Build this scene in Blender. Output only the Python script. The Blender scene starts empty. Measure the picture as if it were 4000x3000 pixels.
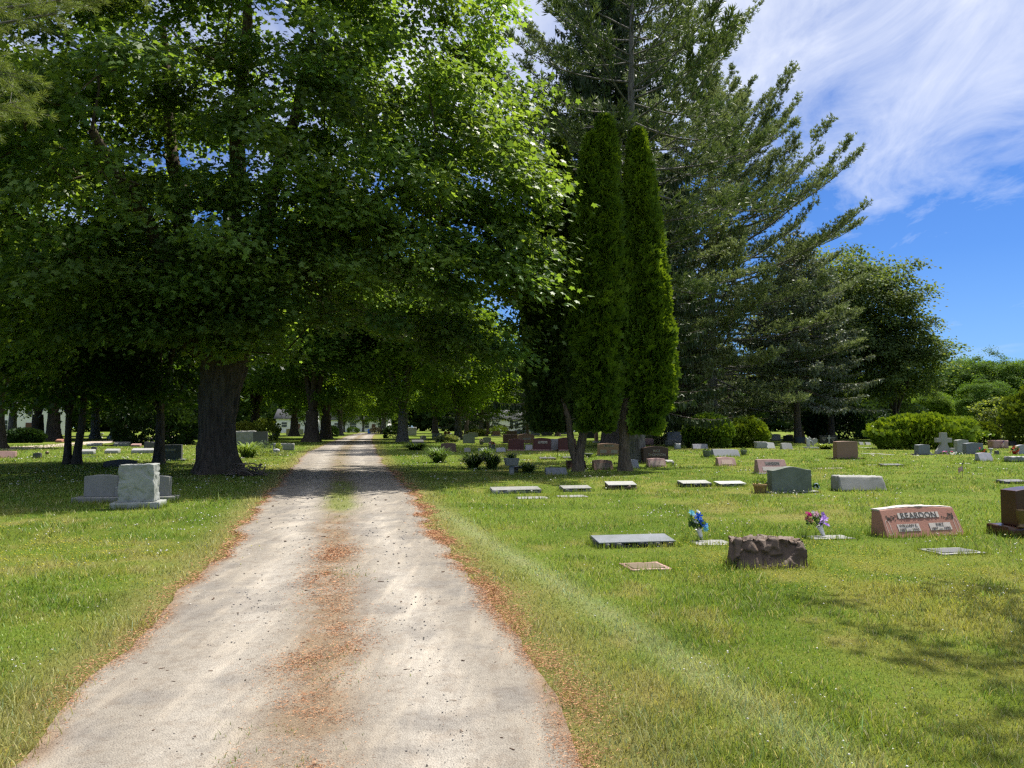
import bpy, bmesh, math, random
import numpy as np
from mathutils import Vector, Matrix, Euler

R = math.radians
SC = bpy.context.scene
COL = SC.collection

# ---------------------------------------------------------------- camera model
# measurements were taken in a 4000 x 3000 frame, focal 3000 px, horizon row 1665, eye 1.5 m
FP, HY, EYE = 3000.0, 1665.0, 1.5
TH = math.atan((HY - 1500.0) / FP)
CT, ST = math.cos(TH), math.sin(TH)


def slope(py):
    v = (1500.0 - py) / FP
    return (ST + v * CT) / (CT - v * ST)          # dz / dy of a ray through that row


def depth(py):
    return -EYE / slope(py)


def xat(px, py, y):
    v = (1500.0 - py) / FP
    return (px - 2000.0) / FP * y / (CT - v * ST)


def gp(px, py):
    y = depth(py)
    return xat(px, py, y), y


def zat(py, y):
    return EYE + slope(py) * y


# ---------------------------------------------------------------- scene objects
def tag(o, label=None, cat=None, group=None, kind=None):
    if label: o['label'] = label
    if cat: o['category'] = cat
    if group: o['group'] = group
    if kind: o['kind'] = kind
    return o


def empty(name, loc=(0, 0, 0), rz=0.0, label=None, cat=None, group=None):
    o = bpy.data.objects.new(name, None)
    o.empty_display_size = 0.2
    COL.objects.link(o)
    o.location = loc
    o.rotation_euler = (0, 0, rz)
    return tag(o, label, cat, group)


def link(name, me, mat=None, parent=None):
    o = bpy.data.objects.new(name, me)
    COL.objects.link(o)
    if mat is not None and not me.materials:
        me.materials.append(mat)
    if parent is not None:
        o.parent = parent
    return o


def npmesh(name, V, Fs, mat, parent=None, col=None, smooth=False):
    V = np.asarray(V, dtype=np.float32)
    Fs = [np.asarray(f, dtype=np.int32) for f in Fs if len(f)]
    me = bpy.data.meshes.new(name)
    me.vertices.add(len(V))
    me.vertices.foreach_set('co', V.ravel())
    loops = np.concatenate([f.ravel() for f in Fs])
    tot = np.concatenate([np.full(len(f), f.shape[1], np.int32) for f in Fs])
    st = np.zeros(len(tot), np.int32)
    st[1:] = np.cumsum(tot)[:-1]
    me.loops.add(len(loops))
    me.loops.foreach_set('vertex_index', loops)
    me.polygons.add(len(tot))
    me.polygons.foreach_set('loop_start', st)
    if smooth:
        me.polygons.foreach_set('use_smooth', np.ones(len(tot), bool))
    me.update(calc_edges=True)
    if col is not None:
        a = me.color_attributes.new('col', 'FLOAT_COLOR', 'POINT')
        c = np.ones((len(V), 4), np.float32)
        c[:, :3] = col
        a.data.foreach_set('color', c.ravel())
    return link(name, me, mat, parent)


def dup(root, loc, rz=0.0, scale=1.0, label=None, group=None):
    r = root.copy()
    COL.objects.link(r)
    r.location = loc
    r.rotation_euler = (0, 0, rz)
    r.scale = (scale, scale, scale) if not hasattr(scale, '__len__') else scale
    if label: r['label'] = label
    if group: r['group'] = group
    for ch in list(root.children):
        c = ch.copy()
        COL.objects.link(c)
        c.parent = r
        for g in list(ch.children):
            d = g.copy()
            COL.objects.link(d)
            d.parent = c
    return r


# ---------------------------------------------------------------- numpy noise
def _hash(ix, iy, iz, seed):
    n = (ix.astype(np.int64) * 374761393 + iy.astype(np.int64) * 668265263 + iz.astype(np.int64) * 2147483647 + seed * 144665) & 0xffffffff
    n = ((n ^ (n >> 13)) * 1274126177) & 0xffffffff
    n = n ^ (n >> 16)
    return (n & 0xffff) / 65535.0


def vnoise(P, scale=1.0, seed=0):
    P = np.asarray(P, float) * scale
    if P.shape[-1] == 2:
        P = np.concatenate([P, np.zeros(P.shape[:-1] + (1,))], -1)
    I = np.floor(P).astype(np.int64)
    f = P - I
    f = f * f * (3 - 2 * f)
    out = 0
    for dx in (0, 1):
        for dy in (0, 1):
            for dz in (0, 1):
                w = (f[..., 0] if dx else 1 - f[..., 0]) * (f[..., 1] if dy else 1 - f[..., 1]) * (f[..., 2] if dz else 1 - f[..., 2])
                out = out + w * _hash(I[..., 0] + dx, I[..., 1] + dy, I[..., 2] + dz, seed)
    return out


def fbm(P, scale=1.0, seed=0, octs=4):
    a, s, t = 0.5, scale, 0.0
    tot = 0.0
    for k in range(octs):
        t = t + a * vnoise(P, s, seed + k * 17)
        tot += a
        a *= 0.5
        s *= 2.03
    return t / tot


def sm(x, a, b):
    t = np.clip((x - a) / (b - a), 0, 1)
    return t * t * (3 - 2 * t)


def norm(v):
    return v / np.maximum(np.linalg.norm(v, axis=-1, keepdims=True), 1e-9)


# ---------------------------------------------------------------- materials
def newmat(name):
    m = bpy.data.materials.new(name)
    m.use_nodes = True
    nt = m.node_tree
    for n in list(nt.nodes):
        nt.nodes.remove(n)
    out = nt.nodes.new('ShaderNodeOutputMaterial')
    return m, nt, out


def N(nt, t, **kw):
    n = nt.nodes.new(t)
    for k, v in kw.items():
        if k.startswith('i_'):
            n.inputs[k[2:].replace('_', ' ')].default_value = v
        else:
            setattr(n, k, v)
    return n


def noise(nt, vec, scale, detail=4.0, rough=0.6, dist=0.0):
    n = N(nt, 'ShaderNodeTexNoise')
    n.inputs['Scale'].default_value = scale
    n.inputs['Detail'].default_value = detail
    n.inputs['Roughness'].default_value = rough
    n.inputs['Distortion'].default_value = dist
    if vec is not None:
        nt.links.new(vec, n.inputs['Vector'])
    return n.outputs['Fac']


def maprange(nt, v, a, b, c=0.0, d=1.0):
    n = N(nt, 'ShaderNodeMapRange')
    nt.links.new(v, n.inputs['Value'])
    n.inputs['From Min'].default_value = a
    n.inputs['From Max'].default_value = b
    n.inputs['To Min'].default_value = c
    n.inputs['To Max'].default_value = d
    return n.outputs['Result']


def mix(nt, fac, a, b, mode='MIX'):
    n = N(nt, 'ShaderNodeMix', data_type='RGBA', blend_type=mode)
    n.clamp_factor = True
    for s, v in ((n.inputs[0], fac), (n.inputs[6], a), (n.inputs[7], b)):
        if hasattr(v, 'is_linked') or hasattr(v, 'links'):
            nt.links.new(v, s)
        elif hasattr(v, '__len__'):
            s.default_value = tuple(v[:3]) + (1.0,)
        else:
            s.default_value = v
    return n.outputs[2]


def bump(nt, h, strength, dist):
    n = N(nt, 'ShaderNodeBump')
    n.inputs['Strength'].default_value = strength
    n.inputs['Distance'].default_value = dist
    nt.links.new(h, n.inputs['Height'])
    return n.outputs['Normal']


def principled(nt, out, color, rough=0.6, normal=None, spec=0.3, metallic=0.0):
    b = N(nt, 'ShaderNodeBsdfPrincipled')
    if hasattr(color, 'links'):
        nt.links.new(color, b.inputs['Base Color'])
    else:
        b.inputs['Base Color'].default_value = tuple(color[:3]) + (1.0,)
    if hasattr(rough, 'links'):
        nt.links.new(rough, b.inputs['Roughness'])
    else:
        b.inputs['Roughness'].default_value = rough
    b.inputs['Specular IOR Level'].default_value = spec
    b.inputs['Metallic'].default_value = metallic
    if normal is not None:
        nt.links.new(normal, b.inputs['Normal'])
    nt.links.new(b.outputs[0], out.inputs['Surface'])
    return b


_mats = {}


def granite(key, col, rough=0.55, speck=0.35, stain=0.35, bmp=0.25, scale=1.0):
    if key in _mats:
        return _mats[key]
    m, nt, out = newmat(key)
    tc = N(nt, 'ShaderNodeTexCoord').outputs['Object']
    fine = noise(nt, tc, 190 * scale, 3, 0.7)
    mid = noise(nt, tc, 38 * scale, 4, 0.65)
    big = noise(nt, tc, 3.2, 5, 0.65, 0.6)
    dark = tuple(c * (1 - speck) for c in col)
    light = tuple(min(1, c * (1 + speck)) for c in col)
    c1 = mix(nt, maprange(nt, fine, 0.35, 0.65), dark, light)
    c2 = mix(nt, maprange(nt, mid, 0.3, 0.7, 0, 0.5), c1, tuple(c * 0.8 for c in col))
    st = tuple(c * (1 - stain) for c in (col[0] * 0.95, col[1], col[2] * 0.9))
    c3 = mix(nt, maprange(nt, big, 0.42, 0.72, 0, 0.85), c2, st)
    nb = bump(nt, mid, bmp, 0.01)
    principled(nt, out, c3, rough, nb, 0.35)
    _mats[key] = m
    return m


def plain(key, col, rough=0.6, spec=0.3, var=0.15, scale=12, metallic=0.0, bmp=0.0):
    if key in _mats:
        return _mats[key]
    m, nt, out = newmat(key)
    tc = N(nt, 'ShaderNodeTexCoord').outputs['Object']
    f = noise(nt, tc, scale, 4, 0.6)
    c = mix(nt, f, tuple(x * (1 - var) for x in col), tuple(min(1, x * (1 + var)) for x in col))
    nb = bump(nt, f, bmp, 0.02) if bmp else None
    principled(nt, out, c, rough, nb, spec, metallic)
    _mats[key] = m
    return m


def leafmat(key, trans=0.4, tint=(1.25, 1.15, 0.45), rough=0.42, spec=0.35, gain=1.0):
    """reflecting and light-passing leaf; the hue comes from each leaf's own colour"""
    if key in _mats:
        return _mats[key]
    m, nt, out = newmat(key)
    at = N(nt, 'ShaderNodeAttribute', attribute_name='col').outputs['Color']
    base = mix(nt, 1.0, at, (gain, gain, gain), 'MULTIPLY')
    tcol = mix(nt, 1.0, at, tint, 'MULTIPLY')
    b = N(nt, 'ShaderNodeBsdfPrincipled')
    nt.links.new(base, b.inputs['Base Color'])
    b.inputs['Roughness'].default_value = rough
    b.inputs['Specular IOR Level'].default_value = spec
    t = N(nt, 'ShaderNodeBsdfTranslucent')
    nt.links.new(tcol, t.inputs['Color'])
    mx = N(nt, 'ShaderNodeMixShader')
    mx.inputs[0].default_value = trans
    nt.links.new(b.outputs[0], mx.inputs[1])
    nt.links.new(t.outputs[0], mx.inputs[2])
    nt.links.new(mx.outputs[0], out.inputs['Surface'])
    _mats[key] = m
    return m


def barkmat(key, col, scale=1.0):
    if key in _mats:
        return _mats[key]
    m, nt, out = newmat(key)
    tc = N(nt, 'ShaderNodeTexCoord').outputs['Object']
    mp = N(nt, 'ShaderNodeMapping')
    mp.inputs['Scale'].default_value = (9 * scale, 9 * scale, 1.6 * scale)
    nt.links.new(tc, mp.inputs['Vector'])
    a = noise(nt, mp.outputs[0], 1.6, 6, 0.65, 0.5)
    b = noise(nt, tc, 1.3, 4, 0.6)
    c = mix(nt, maprange(nt, a, 0.35, 0.65), tuple(x * 0.45 for x in col), tuple(x * 1.3 for x in col))
    c = mix(nt, maprange(nt, b, 0.45, 0.75, 0, 0.5), c, (col[0] * 0.8, col[1] * 1.0, col[2] * 0.8))
    principled(nt, out, c, 0.9, bump(nt, a, 0.9, 0.06), 0.1)
    _mats[key] = m
    return m
# ---------------------------------------------------------------- stone shapes
YAW = 0.185          # rows run square to the lane
FOOT = []            # footprints kept free of grass: x, y, yaw, half width, half depth


def tablet_mesh(name, profile, db, dt, bev=0.008):
    """profile: (x, z) outline; front leans back from db deep at the foot to dt deep at the top"""
    h = max(p[1] for p in profile)
    k = (db - dt) / h
    bm = bmesh.new()
    fr = [bm.verts.new((x, -db / 2 + k * z, z)) for x, z in profile]
    bk = [bm.verts.new((x, db / 2, z)) for x, z in profile]
    bm.faces.new(fr)
    bm.faces.new(bk[::-1])
    n = len(fr)
    for i in range(n):
        j = (i + 1) % n
        bm.faces.new((fr[j], fr[i], bk[i], bk[j]))
    bmesh.ops.recalc_face_normals(bm, faces=bm.faces)
    if bev > 0:
        bmesh.ops.bevel(bm, geom=[e for e in bm.edges if e.calc_face_angle(0) > 0.5], offset=bev, segments=2, affect='EDGES', profile=0.6)
    me = bpy.data.meshes.new(name)
    bm.to_mesh(me)
    bm.free()
    return me


def arch_profile(w, h, crest, shoulder=0.0, n=11, taper=0.0):
    """straight sides, gently crowned (serpentine) top"""
    a = w / 2
    pts = [(-a, 0), (a, 0), (a - taper, h - crest)]
    for i in range(1, n):
        u = i / n
        x = (a - taper) * (1 - 2 * u)
        s = 0.5 - 0.5 * math.cos(2 * math.pi * u) if shoulder else math.sin(math.pi * u)
        pts.append((x, h - crest + crest * s))
    pts.append((-(a - taper), h - crest))
    return pts


def rough_mesh(name, w, d, h, amp=0.02, seed=0, step=0.05, front_flat=False, top=None, lean=0.0, taper=0.0, lift=0.0, fine=1.0, chip=0.0):
    """quarry-faced block: subdivided box pushed in and out by noise"""
    nx, ny, nz = max(3, int(w / step)), max(2, int(d / step)), max(3, int(h / step))
    V, Fq, idx = [], [], {}

    def vid(i, j, k):
        key = (i, j, k)
        if key not in idx:
            idx[key] = len(V)
            V.append((i / nx, j / ny, k / nz))
        return idx[key]
    for i in range(nx):
        for j in range(ny):
            Fq.append((vid(i, j, nz), vid(i + 1, j, nz), vid(i + 1, j + 1, nz), vid(i, j + 1, nz)))
            Fq.append((vid(i, j, 0), vid(i, j + 1, 0), vid(i + 1, j + 1, 0), vid(i + 1, j, 0)))
    for i in range(nx):
        for k in range(nz):
            Fq.append((vid(i, 0, k), vid(i + 1, 0, k), vid(i + 1, 0, k + 1), vid(i, 0, k + 1)))
            Fq.append((vid(i, ny, k), vid(i, ny, k + 1), vid(i + 1, ny, k + 1), vid(i + 1, ny, k)))
    for j in range(ny):
        for k in range(nz):
            Fq.append((vid(0, j, k), vid(0, j, k + 1), vid(0, j + 1, k + 1), vid(0, j + 1, k)))
            Fq.append((vid(nx, j, k), vid(nx, j + 1, k), vid(nx, j + 1, k + 1), vid(nx, j, k + 1)))
    U = np.array(V)
    x = (U[:, 0] - 0.5) * w
    z = U[:, 2] * h
    y = (U[:, 1] - 0.5) * d
    if top is not None:
        z = U[:, 2] * h * top(U[:, 0])
    x = x * (1 - taper * U[:, 2])
    y = y + lean * U[:, 2] * (1 - U[:, 1])
    P = np.stack([x, y, z], 1)
    off = np.array([7.3, 3.1, 1.7]) * (seed + 1)
    g = np.stack([fbm(P + off + 11 * c, 9 * fine, seed + c, 4) - 0.5 for c in range(3)], 1)
    g2 = np.stack([vnoise(P + off + 5 * c, 30 * fine, seed + 9 + c) - 0.5 for c in range(3)], 1)
    D = amp * (2.2 * g + 0.7 * g2)
    if chip:
        # flakes knocked off the faces: every patch is its own tilted plane
        rng = np.random.default_rng(seed + 50)
        K = int(26 + 40 * (w * h + d * h + w * d))
        S = P[rng.integers(0, len(P), K)] + rng.normal(size=(K, 3)) * 0.02
        T = rng.normal(size=(K, 3)) * 0.55
        B = rng.random(K) * chip
        Q = P + 0.035 * np.stack([fbm(P + 31 + c, 14, seed + c, 3) - 0.5 for c in range(3)], 1)
        idx_ = np.argmin(((Q[:, None] - S[None]) ** 2).sum(-1), 1)
        dep = np.clip(B[idx_] + ((P - S[idx_]) * T[idx_]).sum(1), -0.3 * chip, 1.6 * chip)
        nv = np.stack([np.where(U[:, 0] < .01, -1, np.where(U[:, 0] > .99, 1, 0)), np.where(U[:, 1] < .01, -1, np.where(U[:, 1] > .99, 1, 0)), np.where(U[:, 2] > .99, 1, 0)], 1).astype(float)
        D = D * 0.45 - norm(nv + 1e-9) * dep[:, None]
    if front_flat:
        m = (U[:, 1] < 0.01) & (U[:, 0] > 0.02) & (U[:, 0] < 0.98) & (U[:, 2] < 0.98)
        D[m] *= 0.06
    D[:, 2] *= np.clip(U[:, 2] * 4, 0, 1)
    P = P + D
    P[:, 2] += lift
    me_o = npmesh(name, P, [np.array(Fq)], None)
    me = me_o.data
    bpy.data.objects.remove(me_o)
    return me


def box_mesh(name, w, d, h, z0=0.0, x0=0.0, y0=0.0, bev=0.006, tx=0.0, ty=0.0):
    bm = bmesh.new()
    a, b = w / 2, d / 2
    vs = [bm.verts.new((x0 + sx * (a - (tx if k else 0)), y0 + sy * (b - (ty if k else 0)), z0 + (h if k else 0)))
          for k in (0, 1) for sx, sy in ((-1, -1), (1, -1), (1, 1), (-1, 1))]
    for f in ((3, 2, 1, 0), (4, 5, 6, 7), (0, 1, 5, 4), (1, 2, 6, 5), (2, 3, 7, 6), (3, 0, 4, 7)):
        bm.faces.new([vs[i] for i in f])
    if bev > 0:
        bmesh.ops.bevel(bm, geom=list(bm.edges), offset=bev, segments=1, affect='EDGES')
    me = bpy.data.meshes.new(name)
    bm.to_mesh(me)
    bm.free()
    return me


def lathe_mesh(name, prof, n=20):
    V, Fq = [], []
    for r, z in prof:
        for i in range(n):
            a = 2 * math.pi * i / n
            V.append((r * math.cos(a), r * math.sin(a), z))
    for k in range(len(prof) - 1):
        for i in range(n):
            j = (i + 1) % n
            Fq.append((k * n + i, k * n + j, (k + 1) * n + j, (k + 1) * n + i))
    o = npmesh(name, V, [np.array(Fq)], None, smooth=True)
    me = o.data
    bpy.data.objects.remove(o)
    return me


def text_mesh(name, body, width, height=None):
    cu = bpy.data.curves.new(name, 'FONT')
    cu.body = body
    cu.align_x = 'CENTER'
    cu.size = 1.0
    cu.resolution_u = 3
    cu.extrude = 0.02
    o = bpy.data.objects.new(name, cu)
    COL.objects.link(o)
    bpy.context.view_layer.update()
    me = bpy.data.meshes.new_from_object(o.evaluated_get(bpy.context.evaluated_depsgraph_get()))
    bpy.data.objects.remove(o)
    bpy.data.curves.remove(cu)
    me.name = name
    n = len(me.vertices)
    V = np.zeros(n * 3, np.float32)
    me.vertices.foreach_get('co', V)
    V = V.reshape(-1, 3)
    lo, hi = V.min(0), V.max(0)
    sx = width / (hi[0] - lo[0])
    sy = sx if height is None else height / (hi[1] - lo[1])
    V[:, 0] = (V[:, 0] - (lo[0] + hi[0]) / 2) * sx
    V[:, 1] = (V[:, 1] - (lo[1] + hi[1]) / 2) * sy
    V[:, 2] = V[:, 2] * 0.05
    me.vertices.foreach_set('co', V.ravel())
    me.materials.clear()
    return me


def on_face(me, x, z, db, k, lift=0.003):
    """lay a mesh drawn in its own x/y plane on a leaning front face"""
    n = len(me.vertices)
    V = np.zeros(n * 3, np.float32)
    me.vertices.foreach_get('co', V)
    V = V.reshape(-1, 3)
    up = np.array((0, k, 1.0)); up /= np.linalg.norm(up)
    nr = np.array((0, -1.0, k)); nr /= np.linalg.norm(nr)
    o = np.array((x, -db / 2 + k * z, z)) + nr * lift
    W = o + V[:, :1] * np.array((1.0, 0, 0)) + V[:, 1:2] * up + V[:, 2:3] * nr
    me.vertices.foreach_set('co', W.astype(np.float32).ravel())
    me.update()
    return me


def plate_mesh(name, w, h):
    return box_mesh(name, w, h, 0.002, bev=0)


GREY = granite('grey granite', (0.225, 0.225, 0.215))
LGREY = granite('pale grey granite', (0.29, 0.29, 0.28), stain=0.3)
WHITE = granite('white marble', (0.43, 0.43, 0.415), speck=0.12, stain=0.25)
SLATE = granite('blue grey granite', (0.15, 0.165, 0.19))
DARK = granite('dark grey granite', (0.075, 0.075, 0.078))
BLACK = granite('polished black granite', (0.012, 0.012, 0.014), rough=0.18, speck=0.2, bmp=0.02)
PINK = granite('pink granite', (0.36, 0.22, 0.20))
ROSE = granite('rose granite', (0.33, 0.155, 0.115), speck=0.22, stain=0.1)
BROWN = granite('brown granite', (0.23, 0.135, 0.095), stain=0.15)
DBROWN = granite('dark brown granite', (0.075, 0.042, 0.032), rough=0.35)
DRED = granite('deep red granite', (0.10, 0.028, 0.024), rough=0.32)
MAROON = granite('polished maroon granite', (0.075, 0.034, 0.022), rough=0.22, bmp=0.03)
GREEN = granite('grey green granite', (0.145, 0.165, 0.14), speck=0.2, stain=0.45)
LILAC = granite('lavender grey granite', (0.30, 0.30, 0.34))
TAN = granite('tan granite', (0.34, 0.29, 0.23))
RBROWN = granite('split brown granite', (0.115, 0.078, 0.058), rough=0.7, speck=0.5, stain=0.6, bmp=0.6)
FRESH = granite('fresh split pale stone', (0.50, 0.44, 0.40), rough=0.8, bmp=0.6)
LICHEN = granite('lichen grey split granite', (0.31, 0.325, 0.31), speck=0.35, stain=0.5, bmp=0.7)
PLATE = plain('pale frosted panel', (0.46, 0.41, 0.37), 0.7)
PLATED = plain('dim frosted panel', (0.22, 0.20, 0.185), 0.7)
INK = plain('dark cut lettering', (0.05, 0.04, 0.035), 0.8)
PALEINK = plain('pale cut lettering', (0.36, 0.33, 0.30), 0.8)
BRONZE = plain('weathered bronze plaque', (0.16, 0.125, 0.09), 0.5, metallic=0.5)


def put(name, x0, x1, yb, label, cat, group, rz=None, d=0.2):
    """Empty at the foot of a thing whose front edge touches the ground on row yb"""
    xc, y = gp((x0 + x1) / 2, yb)
    rz = YAW if rz is None else rz
    w = (x1 - x0) / FP * y / math.cos(rz)
    x, yy = xc - math.sin(rz) * d / 2, y + math.cos(rz) * d / 2
    o = empty(name, (x, yy, -0.004), rz, label, cat, group)
    if name in ('headstone', 'rock_faced_headstone', 'slant_headstone', 'small_headstone'):
        o.rotation_euler = (R(2.2) * (rnd() - 0.5), R(2.4) * (rnd() - 0.5), rz)
    FOOT.append((x, yy, rz, w / 2, d / 2))
    return o, w, y


G_UP, G_SL, G_BV, G_FL, G_RK = 'upright headstones', 'slant headstones', 'raised grave markers', 'flat grave markers', 'rock faced headstones'
CNT = [0]


def rnd():
    CNT[0] += 1
    return (CNT[0] * 0.61803) % 1.0


def upright(x0, x1, yt, yb, mat, label, crest=0.06, base=None, d=None, shoulder=0, panel=None, rough_edge=False, rz=None, group=G_UP, text=None, name='headstone'):
    rz = YAW + 0.05 * (rnd() - 0.5) if rz is None else rz
    y = depth(yb)
    dd = d or min(0.3, 0.16 + 0.06 * (x1 - x0) / FP * y)
    bx0, bx1, bh = (x0, x1, 0.0)
    if base:
        bx0, bx1 = x0 - base[0], x1 + base[0]
    o, bw, y = put(name, bx0, bx1, yb, label, 'headstone', group, rz, dd + (0.12 if base else 0))
    w = (x1 - x0) / FP * y
    h = max(0.12, zat(yt, y + dd / 2))
    if base:
        bh = base[1]
        bme = rough_mesh('base', bw, dd + 0.14, bh, 0.012, CNT[0], 0.07) if y < 22 else box_mesh('base', bw, dd + 0.14, bh, bev=0.01)
        link('base', bme, base[2] if len(base) > 2 else mat, o)
    me = tablet_mesh('tablet', arch_profile(w, h - bh, crest * (h - bh) if crest < 1 else 0, shoulder), dd, dd * 0.92, 0.012 if y < 60 else 0.0)
    t = link('tablet', me, mat, o)
    t.location.z = bh
    k = dd * 0.08 / max(h - bh, 0.1)
    if panel:
        for pw, ph, pz, px, pm in panel:
            pme = on_face(plate_mesh('name_panel', pw * w, ph * (h - bh)), px * w, pz * (h - bh), dd, k, 0.004)
            p = link('name_panel', pme, pm, t)
    if text:
        for body, tw, tz, px, tm in text:
            tme = on_face(text_mesh('inscription', body, tw * w), px * w, tz * (h - bh), dd, k, 0.010)
            link('inscription', tme, tm, t)
    return o, t, w, h, dd


def slant(x0, x1, yt, yb, mat, label, crest=0.07, d=None, base=None, rz=None, panel=None, text=None, pitched=None, group=G_SL):
    rz = YAW + 0.05 * (rnd() - 0.5) if rz is None else rz
    y = depth(yb)
    w = (x1 - x0) / FP * y * 0.97
    h0 = max(0.15, zat(yt, y))
    dd = d or 0.62 * h0 + 0.1
    o, _, y = put('slant_headstone', x0, x1, yb, label, 'headstone', group, rz, dd)
    h = max(0.15, zat(yt, y + dd * 0.6))
    bh = 0.0
    if base:
        bh = base[1]
        link('base', box_mesh('base', w + base[0] * 2 / FP * y, dd + 0.1, bh, bev=0.01), base[2] if len(base) > 2 else mat, o)
    hh = h - bh
    dt = dd * 0.42
    me = tablet_mesh('tablet', arch_profile(w, hh, crest * hh, taper=0.02 * w), dd, dt, 0.01 if y < 60 else 0)
    t = link('tablet', me, mat, o)
    t.location.z = bh
    k = (dd - dt) / hh
    for pw, ph, pz, px, pm in panel or ():
        link('name_panel', on_face(plate_mesh('name_panel', pw * w, ph * hh), px * w, pz * hh, dd, k, 0.003), pm, t)
    for body, tw, tz, px, tm in text or ():
        link('inscription', on_face(text_mesh('inscription', body, tw * w), px * w, tz * hh, dd, k, 0.008), tm, t)
    return o, t, w, hh, dd, k


def bevel(x0, x1, yt, yb, mat, label, sides=None, d=0.3, rz=None, text=None, plaque=None):
    """low block: rough sides, smooth top sloping to the front"""
    rz = YAW + 0.05 * (rnd() - 0.5) if rz is None else rz
    o, w, y = put('raised_grave_marker', x0, x1, yb, label, 'grave marker', G_BV, rz, d)
    w *= 0.97
    hb = max(0.06, zat(yt, y + d))
    hf = hb * 0.62
    st = 0.03 if y < 14 else 0.06
    b = rough_mesh('body', w, d, hf, 0.016 if y < 40 else 0.008, CNT[0], st, chip=0.03 if y < 20 else 0)
    V = np.zeros(len(b.vertices) * 3, np.float32)
    b.vertices.foreach_get('co', V)
    V = V.reshape(-1, 3)
    V[:, 2] *= 1 + (hb / hf - 1) * np.clip((V[:, 1] / d + 0.5), 0, 1)
    V[:, 2] -= 0.004
    b.vertices.foreach_set('co', V.ravel())
    bo = link('body', b, sides or mat, o)
    k = (hb - hf) / d
    top = box_mesh('face', w * 0.985, d * 0.97, 0.018, bev=0.003)
    V = np.zeros(len(top.vertices) * 3, np.float32)
    top.vertices.foreach_get('co', V)
    V = V.reshape(-1, 3)
    V[:, 2] += hf - 0.002 + k * (V[:, 1] + d / 2)
    top.vertices.foreach_set('co', V.ravel())
    f = link('face', top, mat, o)
    ang = math.atan(k)
    for body, tw, ty, px, tm in text or ():
        tm_ = text_mesh('inscription', body, tw * w)
        for v in tm_.vertices:
            yy = v.co.y + ty * d
            v.co = (v.co.x + px * w, yy, hf + 0.0185 + k * (yy + d / 2) + v.co.z * 0.3)
        link('inscription', tm_, tm, f)
    return o


def flat(x0, x1, yt, yb, mat, label, hh=0.018, rz=None, plaque=None, text=None):
    rz = YAW + 0.04 * (rnd() - 0.5) if rz is None else rz
    y = depth(yb)
    d = max(0.18, min(0.42, depth(yt) - y)) if yt > 1680 else 0.4
    o, w, y = put('flat_grave_marker', x0, x1, yb, label, 'grave marker', G_FL, rz, d)
    link('slab', rough_mesh('slab', w * 0.96, d, hh, 0.006, CNT[0], 0.05) if y < 12 else box_mesh('slab', w * 0.96, d, hh, bev=0.008), mat, o)
    if plaque:
        p = link('plaque', box_mesh('plaque', w * 0.78, d * 0.66, 0.008, z0=hh + 0.001, bev=0.003), plaque, o)
        for body, tw, ty, tm in text or ():
            tm_ = text_mesh('inscription', body, tw * w)
            for v in tm_.vertices:
                v.co = (v.co.x, v.co.y * 1.2 + ty * d, hh + 0.0105 + v.co.z * 0.3)
            link('inscription', tm_, tm, p)
    return o


def rocky(x0, x1, yt, yb, mat, label, d=0.3, amp=0.03, base=None, rz=None, front_flat=False, step=0.06, top=None, taper=0.03, lean=0.0, group=G_RK, name='rock_faced_headstone', chip=0.0):
    rz = YAW + 0.05 * (rnd() - 0.5) if rz is None else rz
    bx = base[0] if base else 0
    o, bw, y = put(name, x0 - bx, x1 + bx, yb, label, 'headstone', group, rz, d + (0.14 if base else 0))
    w = (x1 - x0) / FP * y
    h = max(0.12, zat(yt, y + d / 2))
    bh = 0
    if base:
        bh = base[1]
        link('base', rough_mesh('base', bw, d + 0.16, bh, 0.016, CNT[0] + 3, 0.05), base[2], o)
    b = link('block', rough_mesh('block', w, d, h - bh, amp, CNT[0], step, front_flat, top, lean, taper, chip=chip), mat, o)
    b.location.z = bh - (0.004 if base else 0.01)
    return o
# ---------------------------------------------------------------- foliage building blocks
def frames(u, n):
    u = norm(u)
    n = n - (n * u).sum(-1, keepdims=True) * u
    n = norm(n)
    b = np.cross(u, n)
    return np.stack([b, u, n], -1)          # columns: across, along, normal


MAPLE_V = np.array([(0, 0, 0), (.40, .0, -.03), (.31, .26, .0), (.55, .58, -.06), (.20, .60, .0), (0, 1.0, -.04),
                    (-.40, .0, -.03), (-.31, .26, .0), (-.55, .58, -.06), (-.20, .60, .0)], float)
MAPLE_F = [np.array([(0, 1, 2, 3, 4, 5), (0, 5, 9, 8, 7, 6)])]
QUAD_V = np.array([(0, 0, 0), (.42, .45, .05), (0, 1, 0), (-.42, .45, .05)], float)
QUAD_F = [np.array([(0, 1, 2, 3)])]
FAN_V = np.array([(0, 0, 0), (.30, .28, .03), (.22, .42, 0), (.46, .66, .05), (.20, .74, 0), (.12, 1.0, .02), (-.06, .78, 0), (-.38, .84, .05), (-.22, .5, 0), (-.42, .36, .04)], float)
FAN_F = [np.array([tuple(range(10))])]


def scatter(tv, tf, pos, fr, size, col):
    """copies of a leaf template; size (n,) or (n,3)"""
    n, k = len(pos), len(tv)
    s = size[:, None] if size.ndim == 1 else size
    L = tv[None] * s[:, None, :]
    V = pos[:, None] + np.einsum('nij,nkj->nki', fr, L)
    Fs = [(np.arange(n)[:, None, None] * k + f[None]).reshape(-1, f.shape[1]) for f in tf]
    return V.reshape(-1, 3), Fs, np.repeat(col, k, 0)


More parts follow.
